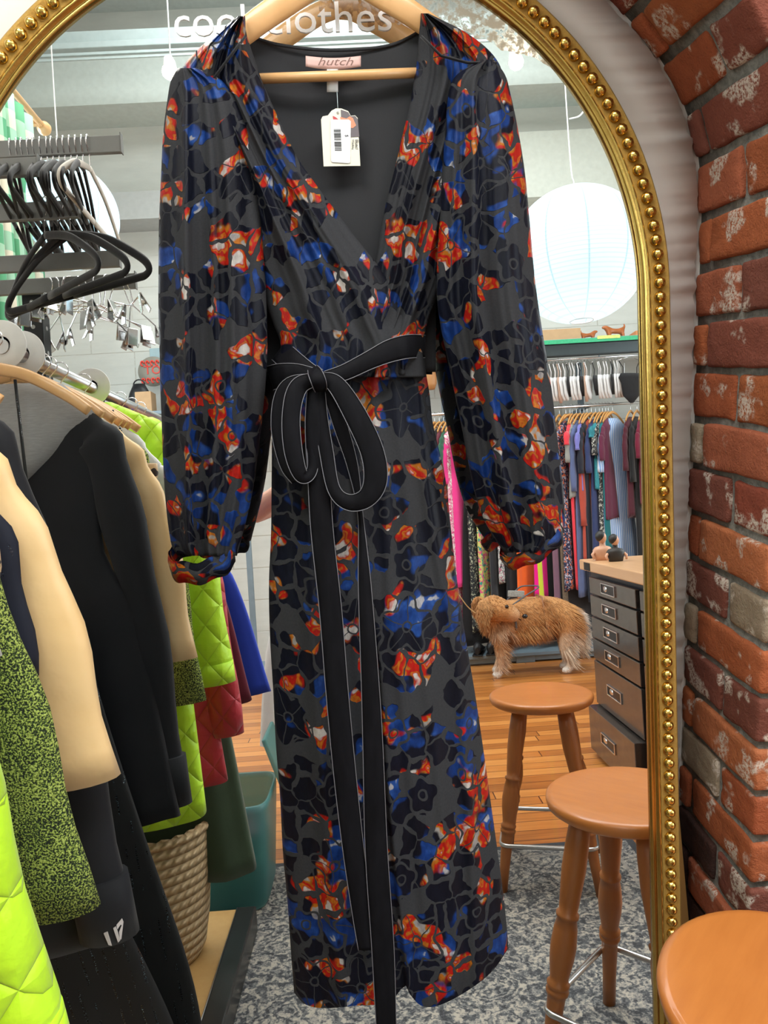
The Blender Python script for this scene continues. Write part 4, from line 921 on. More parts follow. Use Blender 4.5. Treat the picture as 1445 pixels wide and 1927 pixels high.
def lantern(cx, cy, y, rpx, label):
    c = M(cx, cy, y); r = abs(M(cx + rpx, cy, y).x - M(cx - rpx, cy, y).x) / 2
    t = empty('paper_lantern', c, label, 'lamp', None)
    prof = [(r * .16, r * .955)] + [(r * math.sin(a), r * .97 * math.cos(a)) for a in [.2 + (PI - .4) * k / 40 for k in range(41)]] + [(r * .16, -r * .955)]
    sh_ = MB(); rings = [[Vector((math.cos(2 * PI * k / 56) * a, math.sin(2 * PI * k / 56) * a, z)) for k in range(56)] for a, z in prof]
    sh_.loft(rings, False).build('paper_shade', LANT, t)
    MB().tube([(r * .17 * math.cos(a), r * .17 * math.sin(a), -r * .955) for a in [2 * PI * k / 24 for k in range(24)]], .003, 6, closed=True).build('lower_ring', WHITE, t)
    b = NT('bulb_glow_' + str(int(cx))); MB().sphere((0, 0, .02), .05, 2, (1, 1, 1.3)).build('bulb', b.set(color=(1, 1, 1), ecol=(.9, .97, 1), emit=9.), t)
    pl_ = bpy.data.lights.new('lantern_bulb', 'POINT'); pl_.energy = 5.5; pl_.shadow_soft_size = .06; pl_.color = (.93, .98, 1)
    po = bpy.data.objects.new('lantern_bulb', pl_); COL.objects.link(po); po.location = c + Vector((0, 0, -.07))
    MB().tube(catmull([(0, 0, .08), (.004, 0, r), (-.01, 0, r * 2.2), (0, 0, 6.2 - c.z)], 8), .0035, 8).build('cord', WHITE, t)
    if cx > 500: MB().tube(catmull([(0, 0, r * 2.0), (.06, 0, r * 2.05), (.1, 0, r * 2.25), (.07, 0, r * 2.5), (0, 0, r * 2.55)], 6), .004, 8).build('looped_cord', WHITE, t)
    return t
lantern(1087, 481, -2.5, 128, 'large round white paper lantern hanging at the right of the mirror view')
lantern(120, 408, -2.6, 101, 'round paper lantern partly hidden by the black hangers at the left')
# track with lit spotlights high on the back wall
def track_spot(px, py, y, label, watt):
    p = M(px, py, y); t = empty('track_spotlight', p, label, 'lamp')
    MB().lathe([(0, .1), (.03, .1), (.045, .06), (.05, -.02), (.046, -.02), (.03, .05), (0, .06)], (0, 0, 0), 24, Matrix.Rotation(-.9, 3, 'X')).build('lamp_head', WHITE, t)
    g_ = NT('spot_lens_%d' % px); MB().sphere((0, .05, -.035), .058, 2).build('lit_lens', g_.set(color=(1, 1, 1), ecol=(1, .86, .62), emit=30.), t)
    zc = 5.0 if False else p.z + .35
    MB().tube([(0, 0, .05), (0, -.05, 6.2 - p.z)], .006, 8).build('drop_rod', WHITE, t)
track_spot(968, 116, -4.4, 'lit white spotlight high on the right of the mirror view', 1)
track_spot(322, 134, -4.4, 'lit white spotlight beside the left shoulder of the dress', 1)

# ------------------------------------------------------------------ back of the shop: long shelf, rails, clothes
SH = empty('display_shelf', (1.0, -5.4, 0), 'long grey wall shelf with green tape along its front edge', 'shelf')
STG = plain('blue_grey_metal', (.2, .27, .32), .45, .3)
MB().box((0, .0, 2.735), (5.2, .6, .03), None, .003).build('shelf_board', plain('grey_laminate', (.38, .41, .41), .6), SH)
MB().box((0, .302, 2.728), (5.2, .004, .036)).build('green_tape', plain('green_tape', (.04, .42, .2), .5, var=.3, scale=60), SH, 'green printed tape')
MB().box((0, .25, 2.66), (5.2, .06, .11), None, .01).build('front_beam', plain('dark_green_grey_metal', (.045, .06, .065), .35, .4), SH)
yl = plain('yellow_sticker', (.62, .7, .2), .6, var=.3, scale=80)
for px in (815, 1145):
    p = M(px, 634 if px > 1000 else 649, -5.098); MB().box((p.x - 1.0, .306, p.z), (.2, .003, .028)).build('shelf_sticker', yl, SH, 'yellow green shelf sticker')
R1 = empty('garment_rail', (1.0, -5.2, 0), 'long chrome wall rail holding the colourful clothes at the back', 'clothes rail')
zr = 2.175
MB().tube([(-2.1, 0, zr), (2.5, 0, zr)], .0125, 12).build('rail', CHROME, R1)
for x in (-2.0, -.15, 1.1, 2.4): MB().box((x, -.27, zr), (.03, .54, .03), None, .003).build('rail_bracket', STG, R1); MB().box((x, -.25, 1.3), (.05, .04, 2.6), None, .003).build('upright', STG, R1)
MB().box((.2, .03, .075), (4.8, .42, .03), None, .003).build('base_shelf', STG, R1); MB().box((.2, .2, .04), (4.8, .02, .05)).build('base_rail', STG, R1)
for x in (-1.5, .35, 1.8): MB().box((x, .2, .03), (.16, .04, .06), None, .004).build('foot', STG, R1)
R2 = empty('lingerie_rail', (1.0, -5.16, 2.585), 'thin chrome rail under the shelf holding the row of lingerie', 'rail')
MB().tube([(0, 0, 0), (2.4, 0, 0)], .008, 10).build('rail', CHROME, R2)
for x in (.05, 1.2, 2.3): MB().tube([(x, 0, 0), (x, 0, .03)], .006, 8).build('rail_bracket', STG, R2)
fh = hanger_obj(.15, m_wood('back_hanger_beech', (.55, .26, .07), (.7, .38, .13), .4), label='wooden hanger in the crowded row on the back rail', group='wooden hangers on the back rail', drop=.1)
def pat(name, a, b, c=None, scale=45, th=.5):
    t = NT(name); q = t.co(); n = t.noise(t.v('ADD', q, t.v('SCALE', t.noise(q, scale, 2, .5, 'Color'), None, .05)), scale, 2)
    col = t.mix(t.step(n, th, th + .04), a, b)
    if c: col = t.mix(t.step(t.noise(t.v('ADD', q, (4, 5, 6)), scale * .8, 2), .57, .6), col, c)
    return t.set(color=col, rough=.85)
def stripe_m(name, a, b, k=260.):
    t = NT(name); x, y, z = t.sep(t.co()); return t.set(color=t.mix(t.f('GREATER_THAN', t.f('SINE', t.f('MULTIPLY', x, k)), .2), a, b), rough=.85)
C = lambda n, c: cloth(n, c, .85)
FAR = [  # name, label, category, material, rail px, hem z drop, sleeve drop, hem half width, yaw
 ('red_dress', 'red dress edge beside the lavender top on the back rail', 'dress', C('red_crepe', (.5, .02, .05)), 800, -1.05, 0, .22, 1.0),
 ('lavender_tee', 'pale lavender tee on the back rail, seen between sleeve and skirt', 'top', C('lavender_cotton', (.55, .53, .78)), 808, -1.0, -.5, .24, .75),
 ('beige_dress', 'long beige and gold patterned dress on the back rail', 'dress', pat('beige_pattern', (.38, .3, .2), (.62, .55, .42), (.15, .12, .1)), 817, -1.6, 0, .24, .95),
 ('black_dress', 'plain black dress between the beige and maroon ones on the back rail', 'dress', C('black_crepe', (.015, .015, .017)), 826, -1.9, -.5, .2, 1.0),
 ('maroon_dress', 'maroon speckled dress on the back rail near the skirt edge', 'dress', pat('maroon_speckle', (.09, .015, .03), (.2, .05, .06), None, 200), 834, -1.5, 0, .2, 1.05),
 ('green_blouse', 'dark green top left of the hot pink dress on the back rail', 'top', C('forest_crepe', (.03, .1, .06)), 842, -1.4, -.55, .2, 1.05),
 ('pink_floral_dress', 'long pink and white floral dress on the back rail', 'dress', pat('pink_floral', (.75, .4, .48), (.62, .08, .22), (.8, .75, .7)), 850, -2.0, 0, .22, 1.0),
 ('hot_pink_dress', 'hot pink short sleeved dress on the back rail', 'dress', C('hot_pink_jersey', (.85, .05, .28)), 862, -1.52, -.62, .26, .7),
 ('dark_floral_dress', 'black dress with sage floral print on the back rail', 'dress', pat('dark_floral', (.015, .018, .02), (.4, .42, .3), None, 50, .56), 884, -1.9, -.5, .2, 1.0),
 ('multicolour_skirt', 'multicoloured tropical patterned skirt above the dog on the back rail', 'skirt', pat('tropical', (.55, .55, .15), (.65, .08, .2), (.03, .25, .22), 38), 902, -1.75, 0, .2, .95),
 ('charcoal_dress', 'charcoal dress hidden mostly behind the right sleeve', 'dress', C('charcoal_knit', (.03, .03, .035)), 920, -1.95, -.5, .2, 1.0),
 ('white_floral_dress', 'white dress with dark floral hem on the back rail', 'dress', pat('white_floral', (.6, .6, .57), (.06, .06, .07), (.4, .15, .2), 60), 938, -1.5, 0, .22, 1.0),
 ('black_coat', 'long black coat behind the orange skirt on the back rail', 'coat', C('black_wool', (.012, .012, .014)), 956, -1.98, -.7, .24, .9),
 ('orange_skirt', 'bright orange skirt hanging low on the back rail', 'skirt', C('orange_linen', (.85, .13, .015)), 985, -1.72, 0, .26, .75),
 ('yellow_dress', 'narrow chartreuse yellow dress beside the orange skirt', 'dress', C('acid_yellow', (.6, .65, .04)), 1003, -1.82, 0, .2, 1.1),
 ('magenta_dress', 'magenta pink dress emerging below the right cuff', 'dress', C('magenta_jersey', (.8, .01, .25)), 1020, -1.65, -.6, .27, .7),
 ('plum_dress', 'dusty plum dress at the left of the open clothes row', 'dress', C('plum_jersey', (.2, .1, .15)), 1040, -1.75, -.55, .22, .95),
 ('sequin_dress', 'brown sparkly dress beside the dusty plum one', 'dress', pat('bronze_speckle', (.04, .025, .02), (.3, .22, .14), None, 260), 1052, -1.9, -.6, .2, .95),
 ('navy_floral_dress', 'long navy dress with orange and white flowers on the back rail', 'dress', pat('navy_floral', (.015, .02, .06), (.5, .5, .6), (.6, .15, .06), 55, .55), 1064, -1.6, -.5, .23, .85),
 ('coral_dress', 'narrow coral red dress next to the navy floral one', 'dress', C('coral_red', (.75, .05, .07)), 1076, -1.6, -.35, .18, 1.0),
 ('black_maxi_skirt', 'very long black skirt behind the dog on the back rail', 'skirt', C('matt_black_crepe', (.014, .014, .016)), 895, -2.02, 0, .3, .5),
 ('black_wrap_dress', 'long black dress between the magenta and dusty plum ones on the back rail', 'dress', C('soft_black_jersey', (.016, .016, .018)), 1030, -2.02, -.6, .32, .5),
 ('dark_grey_coat', 'long dark grey coat behind the cabinet end of the back rail', 'coat', C('dark_grey_wool', (.03, .03, .034)), 1072, -2.0, -.8, .32, .5),
 ('grey_tee', 'grey short sleeved top above the slate blue trousers', 'top', C('warm_grey_tee', (.28, .28, .26)), 1084, -.8, -.5, .22, .85),
 ('slate_dress', 'slate blue denim dress on the back rail', 'dress', C('slate_denim', (.1, .13, .26)), 1091, -1.65, -.75, .24, .85),
 ('periwinkle_tee', 'periwinkle blue top between the grey and rust ones', 'top', C('periwinkle', (.18, .18, .5)), 1098, -.75, -.4, .2, .95),
 ('dark_jumper', 'dark navy jumper left of the rust red cardigan', 'jumper', C('ink_knit', (.015, .018, .03)), 1104, -1.7, -.6, .22, .9),
 ('rust_cardigan', 'rust red cardigan with long sleeves on the back rail', 'cardigan', C('rust_knit', (.42, .07, .045)), 1112, -1.35, -1.05, .26, .7),
 ('navy_dress', 'navy blue dress right of the rust red cardigan', 'dress', C('navy_crepe', (.03, .045, .13)), 1120, -1.5, -.6, .24, .85),
 ('teal_jumper', 'teal knitted jumper between navy and black floral clothes', 'top', pat('teal_knit', (.02, .16, .2), (.04, .28, .32), None, 120), 1127, -.75, -.3, .2, .9),
 ('monochrome_dress', 'black dress with white botanical print on the back rail', 'dress', pat('mono_floral', (.02, .02, .022), (.5, .5, .45), None, 60, .54), 1133, -1.6, -.45, .23, .85),
 ('teal_dress', 'long dark teal dress behind the blue striped one', 'dress', C('dark_teal', (.01, .14, .16)), 1139, -1.7, 0, .22, .9),
 ('wine_blouse', 'wine red blouse tucked behind the blue striped dress', 'blouse', C('wine_red', (.12, .02, .05)), 1144, -1.0, -.5, .2, .9),
 ('striped_dress', 'light blue and white striped shirt dress at the right of the back rail', 'dress', stripe_m('blue_stripe', (.2, .36, .68), (.62, .7, .82)), 1152, -1.62, -.6, .28, .62),
 ('maroon_coat', 'dark maroon coat on the back rail beside the gold frame', 'coat', C('deep_maroon', (.07, .01, .02)), 1186, -1.0, -.6, .22, .9),
 ('black_cardigan', 'black cardigan on the back rail, half hidden by the gold frame', 'cardigan', C('jet_knit', (.01, .01, .011)), 1198, -1.5, -.7, .22, .9),
 ('burgundy_blouse', 'burgundy blouse farthest right on the back rail', 'top', C('bordeaux', (.15, .01, .03)), 1210, -.9, -.5, .22, .9),
]
for i, (nm, lb_, cat, m, px, hem_, sl_, hw, yaw) in enumerate(FAR):
    p = M(px, 775 - .05 * (px - 900), -5.2)
    yw = -yaw
    garment(nm, lb_, cat, m, (p.x, -5.2, zr), rz=yw, sh=.17, top=-.17, neck=.06, hem=hem_, hemw=hw, depth=.022, sleeve=(.22, 0, sl_ if sl_ else -.3, .034, .042, .5) if sl_ else None, folds=4, seed=i + 30)
    h = fh if i == 0 else copy_tree(fh); h['label'] = 'wooden hanger on the back rail, holding the ' + nm.replace('_', ' '); h.location = (p.x, -5.2, zr); h.rotation_euler.z = yw
# lingerie
LW, LB, LN = cloth('white_lace', (.72, .72, .72)), cloth('black_lace', (.012, .012, .014)), cloth('nude_microfibre', (.5, .33, .25))
def lingerie(m, label, group, w_=.085, long=.36):
    t = empty('lingerie_piece', (0, 0, 0), label, 'lingerie', group)
    MB().tube([(-w_, 0, -.05), (0, 0, -.015), (w_, 0, -.05)], .0022, 6).build('clip_hanger', CHROME, t)
    L = [[Vector((math.cos(a) * w2, math.sin(a) * .014, z)) for a in [2 * PI * k / 16 for k in range(16)]] for z, w2 in [(-.16, w_ * .8), (-.2, w_), (-.25, w_ * .8), (-long * .85, w_ * .7), (-long, w_ * .12)]]
    MB().loft(L, True).build('body', m, t)
    for s_ in (-1, 1): MB().tube([(s_ * w_ * .9, 0, -.05), (s_ * w_ * .6, .006, -.11), (s_ * w_ * .6, 0, -.17)], .004, 6).build('strap', m, t)
    return t
gp = 'lingerie pieces on the rail under the shelf'
pw = lingerie(LW, 'white lace lingerie piece in the row under the green edged shelf', 'white lingerie under the shelf')
pb = lingerie(LB, 'black lace lingerie piece in the row under the green edged shelf', 'black lingerie under the shelf', .08, .33)
pn = lingerie(LN, 'nude lingerie piece in the row under the green edged shelf', 'nude lingerie under the shelf', .075, .38)
cnt = {'w': 0, 'b': 0, 'n': 0}; word = {'w': 'white lace', 'b': 'black lace', 'n': 'nude'}
seq = 'wwnwwbwwwbnwbwwwwbwww'; used = set()
for i, c in enumerate(seq):
    px = 1038 + i * 6.1 + (8 if i > 11 else 0); p = M(px, 672, -5.16); src = {'w': pw, 'b': pb, 'n': pn}[c]
    o = src if c not in used else copy_tree(src); used.add(c)
    o['label'] = '%s lingerie piece under the shelf, %s of its colour from the left' % (word[c], ORD[cnt[c]]); cnt[c] += 1
    o.location = (p.x, -5.16, 2.585); o.rotation_euler.z = -1.0 + rr_.uniform(-.15, .15)
p = M(1180, 672, -5.16); o = lingerie(LB, 'large black bodysuit standing out among the white lingerie', None, .12, .42); o.location = (p.x, -5.12, 2.585); o.rotation_euler.z = -.3
# things on the shelf
def skin_mesh(name, V, E_, rad, m, parent=None, sub=2, root=0, subs_smooth=True):
    me = bpy.data.meshes.new(name); me.from_pydata([tuple(v) for v in V], E_, []); o = bpy.data.objects.new(name, me); COL.objects.link(o)
    md = o.modifiers.new('s', 'SKIN'); md.use_smooth_shade = True
    for i, sv in enumerate(me.skin_vertices[0].data):
        r = rad[i]; sv.radius = (r, r) if not isinstance(r, tuple) else r; sv.use_root = (i == root)
    ms = o.modifiers.new('d', 'SUBSURF'); ms.levels = sub; ms.render_levels = sub
    bpy.context.view_layer.update()
    nm_ = bpy.data.meshes.new_from_object(o.evaluated_get(bpy.context.evaluated_depsgraph_get())); bpy.data.objects.remove(o)
    nm_.name = name; nm_.materials.clear(); nm_.materials.append(m)
    q = bpy.data.objects.new(name, nm_); COL.objects.link(q); q.parent = parent; return q
GLZ = plain('brown_glazed_ceramic', (.42, .13, .04), .25, var=.35, scale=30)
def dog_figurine(px, label, s_, dirn):
    p = M(px, 627, -5.3); b = Vector((p.x, -5.3, 2.751)); k = s_
    V = [(-.05, 0, .075), (0, 0, .075), (.055, 0, .08), (.075, 0, .11), (.105, 0, .108), (.05, .02, .04), (.05, .02, .006), (.05, -.02, .04), (.05, -.02, .006), (-.055, .02, .04), (-.055, .02, .006), (-.055, -.02, .04), (-.055, -.02, .006), (-.075, 0, .11), (-.07, 0, .13)]
    E_ = [(0, 1), (1, 2), (2, 3), (3, 4), (2, 5), (5, 6), (2, 7), (7, 8), (0, 9), (9, 10), (0, 11), (11, 12), (0, 13), (13, 14)]
    rad = [.02, .022, .022, .02, .008, .01, .008, .01, .008, .01, .008, .01, .008, .008, .004]
    o = skin_mesh('dog_figurine', [(v[0] * k * dirn, v[1] * k, v[2] * k) for v in V], E_, [r * k for r in rad], GLZ); o.location = b; tag(o, label, 'figurine')
dog_figurine(1106, 'slim brown ceramic dog figurine on the shelf, left of the stocky one', .85, 1)
dog_figurine(1158, 'stocky brown ceramic dog figurine with raised tail on the shelf', 1.15, -1)
p = M(1050, 620, -5.3); t = MB().box((p.x, -5.3, 2.751 + .055), (.34, .22, .11), None, .004).build('cardboard_box', plain('kraft_card', (.5, .33, .18), .8)); tag(t, 'brown cardboard box on the shelf below the paper lantern', 'box')
p = M(1198, 615, -5.3); t = MB().box((p.x + .03, -5.3, 2.751 + .03), (.16, .2, .06), None, .004).build('shoe_box', plain('orange_card', (.6, .25, .1), .8)); tag(t, 'low orange and blue box at the right end of the shelf', 'box')
p = M(822, 640, -5.25); bt = empty('glass_bottle', (p.x, -5.25, 2.751), 'dark brown square shouldered bottle on the shelf', 'bottle')
MB().lathe([(0, 0), (.05, 0), (.055, .01), (.055, .09), (.045, .125), (.02, .135), (.016, .15), (.016, .19), (.02, .19), (.02, .205), (0, .205)], (0, 0, 0), 24, None, 1.1, .6).build('bottle_body', plain('brown_glass', (.1, .035, .025), .1), bt)
MB().lathe([(0, .2), (.019, .2), (.019, .23), (0, .23)], (0, 0, 0), 16).build('cap', BLACKM, bt)
p = M(799, 640, -5.25); bt = empty('jar', (p.x, -5.25, 2.751), 'clear jar with a blue lid beside the brown bottle', 'jar')
MB().lathe([(0, 0), (.035, 0), (.036, .01), (.036, .08), (.03, .09), (0, .09)], (0, 0, 0), 20).build('jar_body', plain('greyish_glass', (.4, .45, .47), .15), bt)
MB().lathe([(0, .09), (.036, .09), (.036, .13), (0, .13)], (0, 0, 0), 20).build('lid', plain('blue_lid', (.1, .35, .55), .4), bt)
p = M(848, 712, -5.2); bt = empty('red_bag', (p.x, -5.2, p.z), 'shiny red oval bag hanging under the shelf', 'bag')
MB().sphere((0, 0, 0), .07, 3, (.75, .4, 1.35)).build('bag_body', plain('red_lacquer', (.5, .01, .02), .12), bt); MB().tube([(-.03, 0, .08), (0, 0, 2.6 - p.z), (.03, 0, .08)], .003, 6).build('strap', BLACKM, bt)
p = M(806, 712, -5.2); bt = empty('tan_bag', (p.x, -5.2, p.z), 'tan basket bag hanging left of the red bag', 'bag')
MB().lathe([(0, -.1), (.05, -.1), (.07, -.05), (.075, .05), (.06, .1), (0, .1)], (0, 0, 0), 24, None, 1, .6).build('bag_body', plain('tan_leather', (.42, .2, .07), .5), bt); MB().tube([(-.03, 0, .08), (0, 0, 2.6 - p.z), (.03, 0, .08)], .003, 6).build('strap', BLACKM, bt)
# dark shoes under the rail
for k, (px, lb_) in enumerate([(900, 'black shoe under the back rail, left of the dog'), (925, 'black shoe under the back rail, behind the dog chest'), (1100, 'black white soled trainer under the back rail, right of the dog')]):
    p = M(px, 1205, -5.05); t = empty('shoe', (p.x, -5.05, .091), lb_, 'shoe'); t.rotation_euler.z = -1.3
    MB().loft([[Vector((x, math.cos(a) * w2, .012 + max(0, h * (.5 + .5 * math.sin(a))))) for a in [2 * PI * j / 14 for j in range(14)]] for x, w2, h in [(-.13, .015, .06), (-.11, .035, .1), (-.05, .038, .1), (.02, .042, .07), (.09, .045, .045), (.13, .02, .03)]]).build('upper', BLACKM, t)
    MB().box((0, 0, .006), (.26, .085, .012), None, .003).build('sole', WHITE if k == 2 else BLACKM, t)

# ------------------------------------------------------------------ steel drawer cabinet with butcher block top
def m_drawer():
    t = NT('lacquered_brown_steel'); c = t.co(); n = t.noise(t.v('MULTIPLY', c, (4, 12, 60)), 1., 4)
    t.bump(t.noise(c, 14, 3), .12, .01); return t.set(color=t.mix(n, (.12, .105, .1), (.2, .17, .15)), rough=.2, metal=.75)
DRW = m_drawer(); CBL = plain('dark_slate_enamel', (.028, .032, .042), .4, .2)
cab = empty('drawer_cabinet', (1.24, -2.3, 0), 'dark steel multi drawer cabinet with chrome recessed pulls, right of the stools', 'cabinet')
MB().box((.27, .25, .49), (.5, 1.3, .96), None, .004).build('cabinet_body', CBL, cab)
ZB = [.945, .85, .735, .62, .505, .27, .03]
def drawer(y0, y1, z0, z1, out, lab_=None):
    d = MB().box((-.004 - out / 2, (y0 + y1) / 2, (z0 + z1) / 2), (.02 + out, y1 - y0 - .012, z1 - z0 - .01), None, .003).build('drawer', DRW, cab, lab_)
    zc = (z0 + z1) / 2 + .004; yc = y0 + (y1 - y0) * .46; x = -.0145 - out
    mb = MB()
    for dz in (-.024, .024): mb.box((x - .003, yc, zc + dz), (.008, .2, .006), None, .002)
    for dy in (-.098, .098): mb.box((x - .003, yc + dy, zc), (.008, .006, .054), None, .002)
    h = mb.build('pull_frame', CHROME, d); MB().box((x + .0, yc, zc), (.004, .19, .044), None, .001).build('pull_recess', plain('dark_recess', (.03, .032, .035), .3, .8), d)
    MB().sphere((x - .002, yc - .045, zc), .018, 2, (.25, 1.6, .9)).build('pull_grip', CHROME, d)
for a in range(6):
    drawer(-.32, .36, ZB[a + 1], ZB[a], .045 if a == 5 else 0, 'bottom drawer standing slightly open' if a == 5 else None)
    drawer(.40, .85, ZB[a + 1], ZB[a], 0)
tpb = MB().box((1.24 + .26, -2.04, 1.0), (.58, 1.36, .055), None, .006).build('butcher_block_top', m_wood('butcher_block', (.55, .3, .14), (.75, .47, .27), .3, (40, 3, 40)))
tag(tpb, 'pale butcher block worktop lying on the dark drawer cabinet', 'worktop')
lbm = MB().box((1.2095 - .001, -2.58, .998), (.003, .1, .04), None, .0008).build('name_plate', BLACKM, tpb, 'small black name plate')
SK1 = plain('figurine_skin', (.6, .32, .2), .4); HB = plain('figurine_hair', (.015, .013, .013), .5)
def figurine(px, label, s_, dark, y):
    p = M(px, 1040, y); t = empty('bust_figurine', (p.x, y, 1.0285), label, 'figurine'); k = s_
    MB().lathe([(0, 0), (.03 * k, 0), (.034 * k, .02 * k), (.04 * k, .05 * k), (.03 * k, .065 * k), (.012 * k, .072 * k), (.011 * k, .09 * k), (0, .092 * k)], (0, 0, 0), 20, None, 1.25, .8).build('torso', SK1 if not dark else HB, t)
    h = MB().sphere((0, 0, .112 * k), .026 * k, 3, (.85, .9, 1.15)).build('head', SK1, t); MB().sphere((-.006 * k, -.002, .118 * k), .027 * k, 3, (.95, .98, 1.05)).build('hair', HB, h)
    mb = MB(); mb.tube([(.03 * k, .0, .055 * k), (.055 * k, .01, .03 * k), (.05 * k, .02, .01)], [.009 * k, .008 * k, .006 * k], 8); mb.build('arm', SK1, t)
    mb = MB(); mb.tube([(-.03 * k, .0, .055 * k), (-.055 * k, .01, .03 * k), (-.05 * k, .02, .01)], [.009 * k, .008 * k, .006 * k], 8); mb.build('arm', SK1, t)
figurine(1134, 'small figurine with swept back black hair on the cabinet corner', 1.05, False, -2.56)
figurine(1158, 'small black clothed figurine with short dark hair on the cabinet', .95, True, -2.44)

# ------------------------------------------------------------------ the dog
DY = -4.55
def dp(px, py, o=0.): return M(px, py, DY) + Vector((0, o, 0))
def m_fur():
    t = NT('golden_fur'); c = t.co(); a = t.t.nodes.new('ShaderNodeVertexColor'); a.layer_name = 'fur'
    n = t.noise(t.v('MULTIPLY', c, (60, 60, 25)), 1., 4, .7)
    return t.set(color=t.mix(t.f('MULTIPLY', n, .5), a.outputs[0], t.v('SCALE', a.outputs[0], None, .5)), rough=.8, sheen=.2)
FUR = m_fur()
dog = empty('dog', (dp(1000, 1265).x, DY, 0), 'golden long haired dog standing side on, head turned back to the right', 'dog')
dv = [(1076, 1162, 0), (1050, 1152, 0), (1018, 1156, 0), (985, 1160, 0), (952, 1166, 0), (928, 1160, 0.05), (912, 1139, .12), (931, 1140, .17), (955, 1150, .2), (967, 1156, .212),
      (938, 1190, .085), (940, 1222, .085), (941, 1248, .085), (933, 1270, .085), (925, 1275, .085),
      (950, 1188, -.085), (948, 1218, -.085), (945, 1244, -.085), (938, 1258, -.085), (931, 1262, -.085),
      (1068, 1180, .08), (1056, 1212, .085), (1071, 1234, .08), (1065, 1256, .08), (1052, 1261, .08),
      (1076, 1180, -.08), (1064, 1208, -.085), (1076, 1230, -.08), (1068, 1247, -.08), (1057, 1250, -.08),
      (1088, 1160, 0), (1096, 1182, 0), (1097, 1215, 0), (1094, 1238, 0)]
V = []
for a, b, o in dv:
    q = dp(a, b, o); V.append(Vector((q.x, q.y, q.z)))
for i in (14, 24): V[i].z = .024; V[i - 1].z = .036
for i in (19, 29): V[i].z = .024; V[i - 1].z = .036
E_ = [(0, 1), (1, 2), (2, 3), (3, 4), (4, 5), (5, 6), (6, 7), (7, 8), (8, 9), (4, 10), (10, 11), (11, 12), (12, 13), (13, 14), (4, 15), (15, 16), (16, 17), (17, 18), (18, 19),
      (0, 20), (20, 21), (21, 22), (22, 23), (23, 24), (0, 25), (25, 26), (26, 27), (27, 28), (28, 29), (0, 30), (30, 31), (31, 32), (32, 33)]
rad = [(.12, .13), (.125, .14), (.125, .15), (.13, .155), (.135, .165), (.13, .14), (.115, .122), (.105, .108), (.064, .06), (.044, .04),
       .07, .046, .034, .033, .026, .07, .046, .034, .033, .026, .09, .058, .032, .032, .026, .09, .058, .032, .032, .026, .05, .03, .03, .012]
base_ = Vector(dog.location)
body = skin_mesh('dog_body', [v - base_ for v in V], E_, rad, FUR, dog, 2, 3)
# coat colours of the breed: gold above, cream feathering, breeches and paws
cold = [(.5, .2, .055), (.64, .32, .11), (.86, .74, .6), (.85, .8, .74)]
def furcol(p):
    w_ = p + base_; n = noise.noise(w_ * 9) * .06
    back = max(0, min(1, (.34 + n - w_.z) / .12)) if w_.x > V[4].x else max(0, min(1, (.30 + n - w_.z) / .2)) * .5
    paw = max(0, min(1, (.075 - w_.z) / .03)); tail = max(0, min(1, (w_.x - V[0].x - .035 + n) / .05)) * max(0, min(1, (w_.z - .2) / .1))
    bib = max(0, 1 - (w_ - (V[4] + Vector((-.06, .12, -.08)))).length / .12) * .6
    muz = max(0, 1 - (w_ - V[8]).length / .07) * .5
    a = Vector(cold[0]).lerp(Vector(cold[1]), .5 + .5 * noise.noise(w_ * 7)); a = a.lerp(Vector(cold[2]), max(back * .75, bib, muz)); a = a.lerp(Vector(cold[3]), max(paw, tail * .8)); return (*a, 1)
def paint(o):
    L = o.data.color_attributes.new('fur', 'FLOAT_COLOR', 'POINT')
    for i, v in enumerate(o.data.vertices): L.data[i].color = furcol(v.co)
paint(body)
rf = random.Random(12); mb = MB(); me = body.data; fl = mb.bm.verts.layers.float_color.new('fur')
def strands(me, count, short=None):
    polys = list(me.polygons); areas = [p.area for p in polys]
    for p in rf.choices(polys, areas, k=count):
        vs = [me.vertices[i].co for i in p.vertices]; a_, b_ = rf.random(), rf.random(); c = vs[0].lerp(vs[1], a_).lerp(vs[-1].lerp(vs[2 % len(vs)], a_), b_); n = p.normal; w_ = c + base_
        face = short is None and ((w_ - V[7]).length < .115 or (w_ - V[8]).length < .08)
        ln = .014 if face or w_.z < .07 else .03
        if short: ln = short
        elif not face and w_.z > .07:
            if n.z < -.2 and w_.z < .42 and V[4].x < w_.x < V[0].x: ln = .1
            elif w_.x > V[0].x - .02 and w_.z > .15: ln = .08
            elif w_.x < V[5].x + .06 and w_.z > .3: ln = .06
            elif w_.z < .28 and n.x > .2: ln = .065
        d = Vector((.55 if w_.x > V[5].x else .1, 0, -.75)) if not face else (V[6] - V[8]).normalized()
        d = (d + n * .45 + Vector((rf.uniform(-.2, .2), rf.uniform(-.2, .2), rf.uniform(-.2, .1)))).normalized()
        if c.z < .02: continue
        s_ = d.cross(n).normalized() * (.0035 if ln > .02 else .002); tip = c + d * ln * rf.uniform(.6, 1.2); tip.z = max(tip.z, .004)
        col = furcol(c); k = rf.uniform(.6, 1.2) * (.85 if short else 1); col = (col[0] * k, col[1] * k, col[2] * k, 1)
        q = [mb.bm.verts.new(c - s_), mb.bm.verts.new(c + s_), mb.bm.verts.new(c + n * .003), mb.bm.verts.new(tip)]
        for v in q: v[fl] = col
        for f in ((q[0], q[1], q[3]), (q[1], q[2], q[3]), (q[2], q[0], q[3])): mb.bm.faces.new(f)
strands(me, 15000)
o = mb.build('fur', FUR, dog, norm=False); o['kind'] = 'stuff'
E1 = plain('dog_nose_leather', (.012, .011, .012), .25); DK = plain('dog_eye', (.02, .01, .006), .08)
